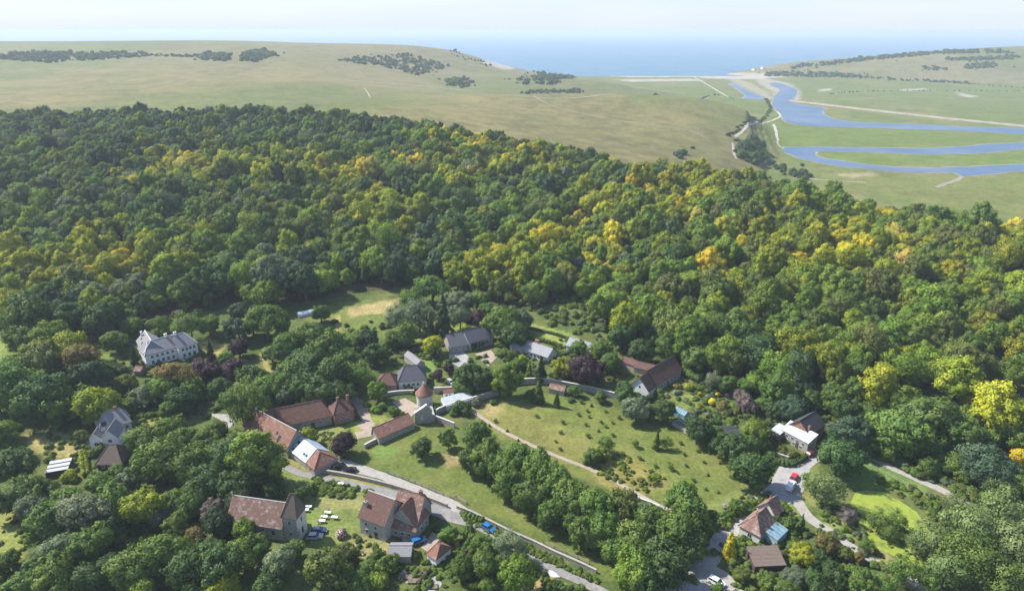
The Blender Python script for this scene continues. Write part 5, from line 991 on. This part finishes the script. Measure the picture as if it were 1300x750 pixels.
# ------------------------------------------------------------------ clipped hedges
def hedge(label, pts, wd, h, tone='mid'):
    P = smooth_line(gpoly(pts), 1.0); R = (P[0][0], P[0][1], h1(*P[0])); lob = []
    d = np.gradient(P, axis=0); d /= np.linalg.norm(d, axis=1)[:, None] + 1e-9
    for p, t in zip(P, d):
        for s in ((-.25, .25) if wd > 1.6 else (0,)): lob.append((np.array([p[0] - t[1] * wd * s - R[0], p[1] + t[0] * wd * s - R[1], h1(*p) - R[2] + h * .5]), np.array([.75, .75, h * .55]) * [wd * (.30 if wd > 1.6 else .5), wd * (.30 if wd > 1.6 else .5), 1]))
    lob = [(c, np.maximum(r, .35)) for c, r in lob]
    me = foliage_mesh('hedge', lob, 60, .26, int(abs(R[0]) * 10) + 5, core=.9, up=.5, ragged=.1); o = bpy.data.objects.new('hedge', me); COL.objects.link(o); o.location = R; o['tint'] = [float(x) for x in TONES[tone]]
    o['label'] = label; o['category'] = 'hedge'; o['group'] = 'clipped hedges'
for a in (('big clipped green hedge beside the brown longhouse', [(866, 474), (878, 480), (888, 485)], 4.2, 3.2, 'mid'), ('low hedge of the walled herb garden', [(646, 424), (690, 434), (712, 441)], 1.8, 1.4, 'fresh'), ('second hedge row climbing behind the pale bungalow', [(662, 416), (700, 424), (724, 432)], 1.6, 1.3, 'mid'),
          ('long clipped hedge ending at the manor drive', [(128, 464), (142, 468), (158, 474)], 3.6, 2.6, 'dark'), ('bright narrow hedge between striped greenhouse and lodge', [(106, 578), (108, 592), (110, 604)], 2.4, 1.6, 'lime'), ('roadside hedge between lane and wall past the blue hatchback', [(592, 656), (606, 660), (612, 662)], 1.8, 1.3, 'mid'),
          ('dark hedge curving round the lodge forecourt', [(984, 588), (1004, 591), (1022, 582)], 2.0, 1.5, 'dark'), ('ivy hedge under the slate barn eaves', [(600, 445), (612, 441), (625, 436)], 1.6, 3.0, 'dark'), ('lane side hedge below the orchard meadow', [(892, 676), (912, 664), (940, 648)], 2.6, 2.0, 'mid'), ('garden hedge along the villa lawn', [(168, 530), (186, 530), (200, 527)], 1.8, 1.2, 'mid')): hedge(*a)
# ------------------------------------------------------------------ vehicles
def car(label, pa, pb, paint, kind='hatch', cat='car'):
    """rear at pixel pa, nose towards pixel pb"""
    a, b = ground(*pa), ground(*pb); yaw = math.atan2(b[1] - a[1], b[0] - a[0]); c = (a + b) / 2
    rt = thing('parked_' + ('van' if kind == 'van' else 'car'), label, cat, (c[0], c[1], h1(c[0], c[1]) + .09), 'cars and vans parked in the village', yaw)
    hl, hw = (2.45, .95) if kind == 'van' else (2.1, .88)
    if kind == 'van': low = [(-hl, .35), (hl, .35), (hl + .05, .75), (hl - .15, 1.05), (hl - .9, 1.2), (-hl, 1.2)]; cab = [(-hl + .02, 1.2), (hl - .9, 1.2), (hl - 1.5, 2.0), (-hl + .08, 2.05)]; glass = [(.35, 1.28), (hl - 1.0, 1.28), (hl - 1.5, 1.88), (.35, 1.9)]
    else: low = [(-hl, .3), (hl - .1, .28), (hl, .55), (hl - .12, .78), (hl - .95, .94), (-hl + .1, .95), (-hl - .02, .7)]; cab = [(-hl + .12, .94), (hl - 1.0, .93), (hl - 1.75, 1.42), (-hl + .75, 1.46)] if kind == 'hatch' else [(-hl + .1, .94), (hl - 1.0, .93), (hl - 1.75, 1.44), (-hl + .35, 1.48)]; glass = [(p[0] * .965 - .02, .97 if p[1] < 1 else 1.38) for p in cab]
    def ext(poly, w0, w1=None):
        w1 = w1 or w0; zt = max(p[1] for p in poly); zb = min(p[1] for p in poly); n = len(poly); v = []
        for s in (-1, 1): v += [(x, s * (w0 + (w1 - w0) * (z - zb) / (zt - zb)), z) for x, z in poly]
        return MB().add(v, [tuple(range(n)), tuple(range(2 * n - 1, n - 1, -1))] + [((i + 1) % n, i, i + n, (i + 1) % n + n) for i in range(n)])
    bd = ext(low, hw, hw * .97)
    if kind == 'van': bd.add(*[(lambda m: (m.v, m.f))(ext(cab, hw * .97, hw * .9))][0])
    bo = bd.go('body', 'paint_' + paint, rt)
    if kind != 'van':
        ext(cab, hw * .93, hw * .76).go('window', 'glass', rt); zt = cab[2][1]; x0, x1 = cab[3][0], cab[2][0]
        MB().box(x0 - .05, -hw * .77, zt - .03, x1 + .05, hw * .77, zt + .05).go('roof', 'paint_' + paint, rt)
        for s in (-1, 1):
            for x in (x0 + .05, (x0 + x1) / 2, x1): MB().tube([(x + (x - (x0 + x1) / 2) * .45, s * hw * .94, .93), (x, s * hw * .78, zt)], .045, 4).go('pillar', 'paint_' + paint, rt)
    else: ext(glass, hw * .985, hw * .915).go('window', 'glass', rt)
    for sx in (-1, 1):
        for sy in (-1, 1):
            x = sx * hl * .64; w_ = MB().tube([(x, sy * (hw - .18), .31), (x, sy * (hw + .03), .31)], .32, 12).go('wheel', 'tyre', rt); MB().tube([(x, sy * (hw + .03), .31), (x, sy * (hw + .05), .31)], .19, 8).go('rim', 'rim', w_)
    zl = .62 if kind != 'van' else .8
    for sy in (-1, 1):
        MB().box(hl - .12, sy * hw * .7 - .16, zl - .08, hl + .03, sy * hw * .7 + .16, zl + .06).go('headlight', 'lamp', rt); MB().box(-hl - .04, sy * hw * .75 - .12, zl, -hl + .06, sy * hw * .75 + .12, zl + .16).go('tail_light', 'paint_red', rt)
        MB().box(hl - 1.25, sy * hw, .95, hl - 1.1, sy * (hw + .17), 1.07).go('mirror', 'paint_' + paint, rt)
car('bright blue hatchback at the lane edge by the pale wall', (611, 667), (629, 677), 'blue'); car('black car nearest the hipped barn end in the yard', (424, 596), (437, 591.5), 'black'); car('black car second from the barn end facing the drive', (438, 601), (452, 597), 'black', 'estate')
car('silver car parked on gravel under the slate barn trees', (568, 484), (576, 490), 'silver', 'estate'); car('red car nose up against the white van on the lodge lane', (1005, 612), (1010.5, 603), 'red'); car('white van parked behind the red car on the lane', (1001, 624), (1006.5, 614), 'white', 'van', 'van')
car('white estate car in the sunlit lay-by at the lane foot', (902, 737), (917, 745), 'white', 'estate'); car('dark blue car on the gravel drive beside the garage', (525, 691), (538, 686), 'blue', 'estate'); car('navy car in the church tower shadow', (399, 676), (411, 675), 'navy'); car('silver car in the church tower shadow', (394, 683), (406, 682.5), 'silver')
car('maroon car by the brick gable of the lodge', (1026, 579), (1035, 576), 'maroon'); car('navy car shaded beside the manor', (163, 438), (171, 434), 'navy')
# ------------------------------------------------------------------ small things on the grass
def table(px, py, label, yaw):
    p = ground(px, py); rt = thing('table', label, 'table', (p[0], p[1], p[2]), 'white tables on the churchyard grass', yaw)
    MB().box(-1.05, -.5, .72, 1.05, .5, .82).go('tabletop', 'render_white', rt); rt.scale = (.85, .85, 1)
    for x in (-.85, .85):
        for y in (-.35, .35): MB().box(x - .05, y - .05, -.1, x + .05, y + .05, .72).go('leg', 'timber_grey', rt)
for a in ((392, 645, 'white table nearest the church tower corner', -.1), (388.5, 649, 'white table half behind the tower corner', -.1), (416.5, 652.5, 'white table farthest up the churchyard cluster', -.05), (412, 658, 'white table in the middle of the churchyard cluster', -.05), (409, 663, 'white table at the lower end of the churchyard cluster', -.05), (425, 658.5, 'white table standing apart right of the cluster', -.15), (433, 616, 'lone white table up on the grass bank by the lane', -.2)): table(*a)
p0, p1 = ground(697.5, 727), ground(709, 732.5); yaw = math.atan2(p1[1] - p0[1], p1[0] - p0[0]); c = (p0 + p1) / 2
dn = thing('dinghy', 'upturned white dinghy lying by the dry field hedge', 'boat', tuple(c), None, yaw); m = MB(); NS = 9
for i in range(NS):
    t = i / (NS - 1); x = -1.7 + 3.4 * t; wd = .75 * (1 - max(0, (t - .35) / .65) ** 2.2) + .02; hh = .62 * (1 - .35 * t ** 3)
    for k in range(7): an = math.pi * k / 6; m.v.append((x, wd * math.cos(an), hh * math.sin(an) ** .7))
m.f += [(7 * i + k, 7 * i + 7 + k, 7 * i + 8 + k, 7 * i + k + 1) for i in range(NS - 1) for k in range(6)] + [tuple(range(6, -1, -1))]
m.go('hull', 'render_white', dn, smooth=True); MB().box(-1.6, -.03, .55, 1.2, .03, .68).go('keel', 'metal_white', dn)
rh_ = plant_px(433, 677, 8, 'shrub1', 'mid', 1.3); ITEMS.pop(); rh_['label'] = 'rhododendron covered in pale pink blossom on the churchyard lawn'; rh_.name = 'rhododendron'
m = MB(); rg = random.Random(3)
for _ in range(160):
    d = Vector((rg.gauss(0, 1), rg.gauss(0, 1), abs(rg.gauss(0, 1)))).normalized(); p = Vector((d.x * .95, d.y * .95, .35 + d.z * .72)); a = d.orthogonal().normalized() * .085; b = d.cross(a).normalized() * .085
    m.add([p - a, p - b, p + a, p + b], [(0, 1, 2, 3)])
m.go('blossom', 'flower_pink', rh_)
fb = plant_px(461, 702, 4, 'shrub2', 'rust', .8); ITEMS.pop(); fb['label'] = 'small flowering mound in the middle of the farmhouse lawn'
m = MB()
for _ in range(40):
    d = Vector((rg.gauss(0, 1), rg.gauss(0, 1), abs(rg.gauss(0, 1)))).normalized(); p = Vector((d.x * .9, d.y * .9, .3 + d.z * .65)); a = d.orthogonal().normalized() * .14; b = d.cross(a).normalized() * .14; m.add([p - a, p - b, p + a, p + b], [(0, 1, 2, 3)])
m.go('blossom', 'flower_white', fb)
# vegetable plots behind the farmhouse
for pts, mt in (([(512, 722), (530, 728), (522, 742), (504, 735)], 'gravel'), ([(536, 736), (552, 728), (562, 742), (545, 755)], 'gravel_pale')): sheet('garden_path', pts, mt, .07)
for i, (px, py) in enumerate(((516, 733), (526, 738), (534, 728), (548, 745))):
    rb2 = building('planting_bed', ('timber edged bed of herbs nearest the grey shed', 'timber edged bed left of the dark garden fence', 'timber edged bed close below the lime hedge', 'timber edged bed on the pale plot by the fence')[i], 'planting bed', px, py, 'vegetable beds'); MB().box(-1.5, -.8, -.2, 1.5, .8, .35).go('edging', 'timber_dark', rb2); MB().box(-1.4, -.7, 0, 1.4, .7, .40).go('earth', 'soil', rb2)
fence('dark close boarded garden fence between the vegetable plots', [(529, 744), (541, 731), (547, 724)], 1.6, 1.8, 6, 'timber fences', 'timber_dark')
sheet('yard', [(508, 676), (530, 680), (528, 690), (512, 688)], 'gravel_pale', .08)
# young trees in the orchard meadow
SAPL = []
for px, py in ((629, 535), (621, 541), (644, 548), (658, 560), (681, 529), (705, 561), (711, 571), (712, 550), (715, 537), (734, 527), (744, 540), (745, 522), (748, 530), (738, 511), (751, 516), (769, 523), (763, 537), (769, 542), (777, 537), (778, 553), (746, 554), (760, 548), (684, 569), (868, 577), (864, 563), (885, 573), (871, 592), (893, 587), (914, 589), (899, 604), (861, 601), (928, 606), (896, 622), (912, 626), (832, 592), (792, 577), (812, 582), (817, 585), (801, 600), (786, 531), (900, 574), (849, 589), (880, 610)):
    big = random.random(); s = plant_px(px, py - 2, 1.7 + 1.6 * big, 'fine%d' % (px % 2) if big > .45 else 'cone%d' % (px % 2), ('mid', 'fresh', 'olive', 'dark')[px % 4], .8 if big > .45 else .45); ITEMS.pop()
    SAPL.append((s, px, py, ('tiny ' if big < .35 else '') + TONE_WORD[('mid', 'fresh', 'olive', 'dark')[px % 4]], 'pointed sapling' if big <= .45 else 'rounded sapling')); s.name = 'sapling'; s['category'] = 'sapling'; s['group'] = 'saplings in the orchard meadow'
# ------------------------------------------------------------------ labels that single out each tree and shrub
by = {}
ITEMS += SAPL
for rt, px, py, words, noun in ITEMS: by.setdefault((words, noun, describe(px, py)), []).append((px, py, rt))
ORD = ['leftmost', 'second from left', 'third from left', 'fourth from left', 'fifth from left', 'sixth from left', 'seventh from left', 'eighth from left', 'ninth from left', 'tenth from left', 'eleventh from left', 'twelfth from left']
for (words, noun, where), lst in by.items():
    lst.sort(key=lambda q: q[:2])
    for i, (px, py, rt) in enumerate(lst):
        base = f'{words} {noun} {where}'
        rt['label'] = base if len(lst) == 1 else (('rightmost' if i == len(lst) - 1 else ORD[min(i, 11)]) + ' ' + base)
# ------------------------------------------------------------------ sea haze: one closed box of pale air round everything
m = bpy.data.materials.new('haze'); m.use_nodes = True; N = m.node_tree.nodes; N.remove(N['Principled BSDF'])
pv = N.new('ShaderNodeVolumePrincipled'); pv.inputs['Color'].default_value = (.68, .75, .87, 1); pv.inputs['Density'].default_value = .00014; pv.inputs['Anisotropy'].default_value = .1
m.node_tree.links.new(pv.outputs[0], N['Material Output'].inputs['Volume']); MATS['haze'] = m
MB().box(-62000, -3500, -17.6, 62000, 62000, 128.0).go('haze', 'haze', tag={'kind': 'stuff'})
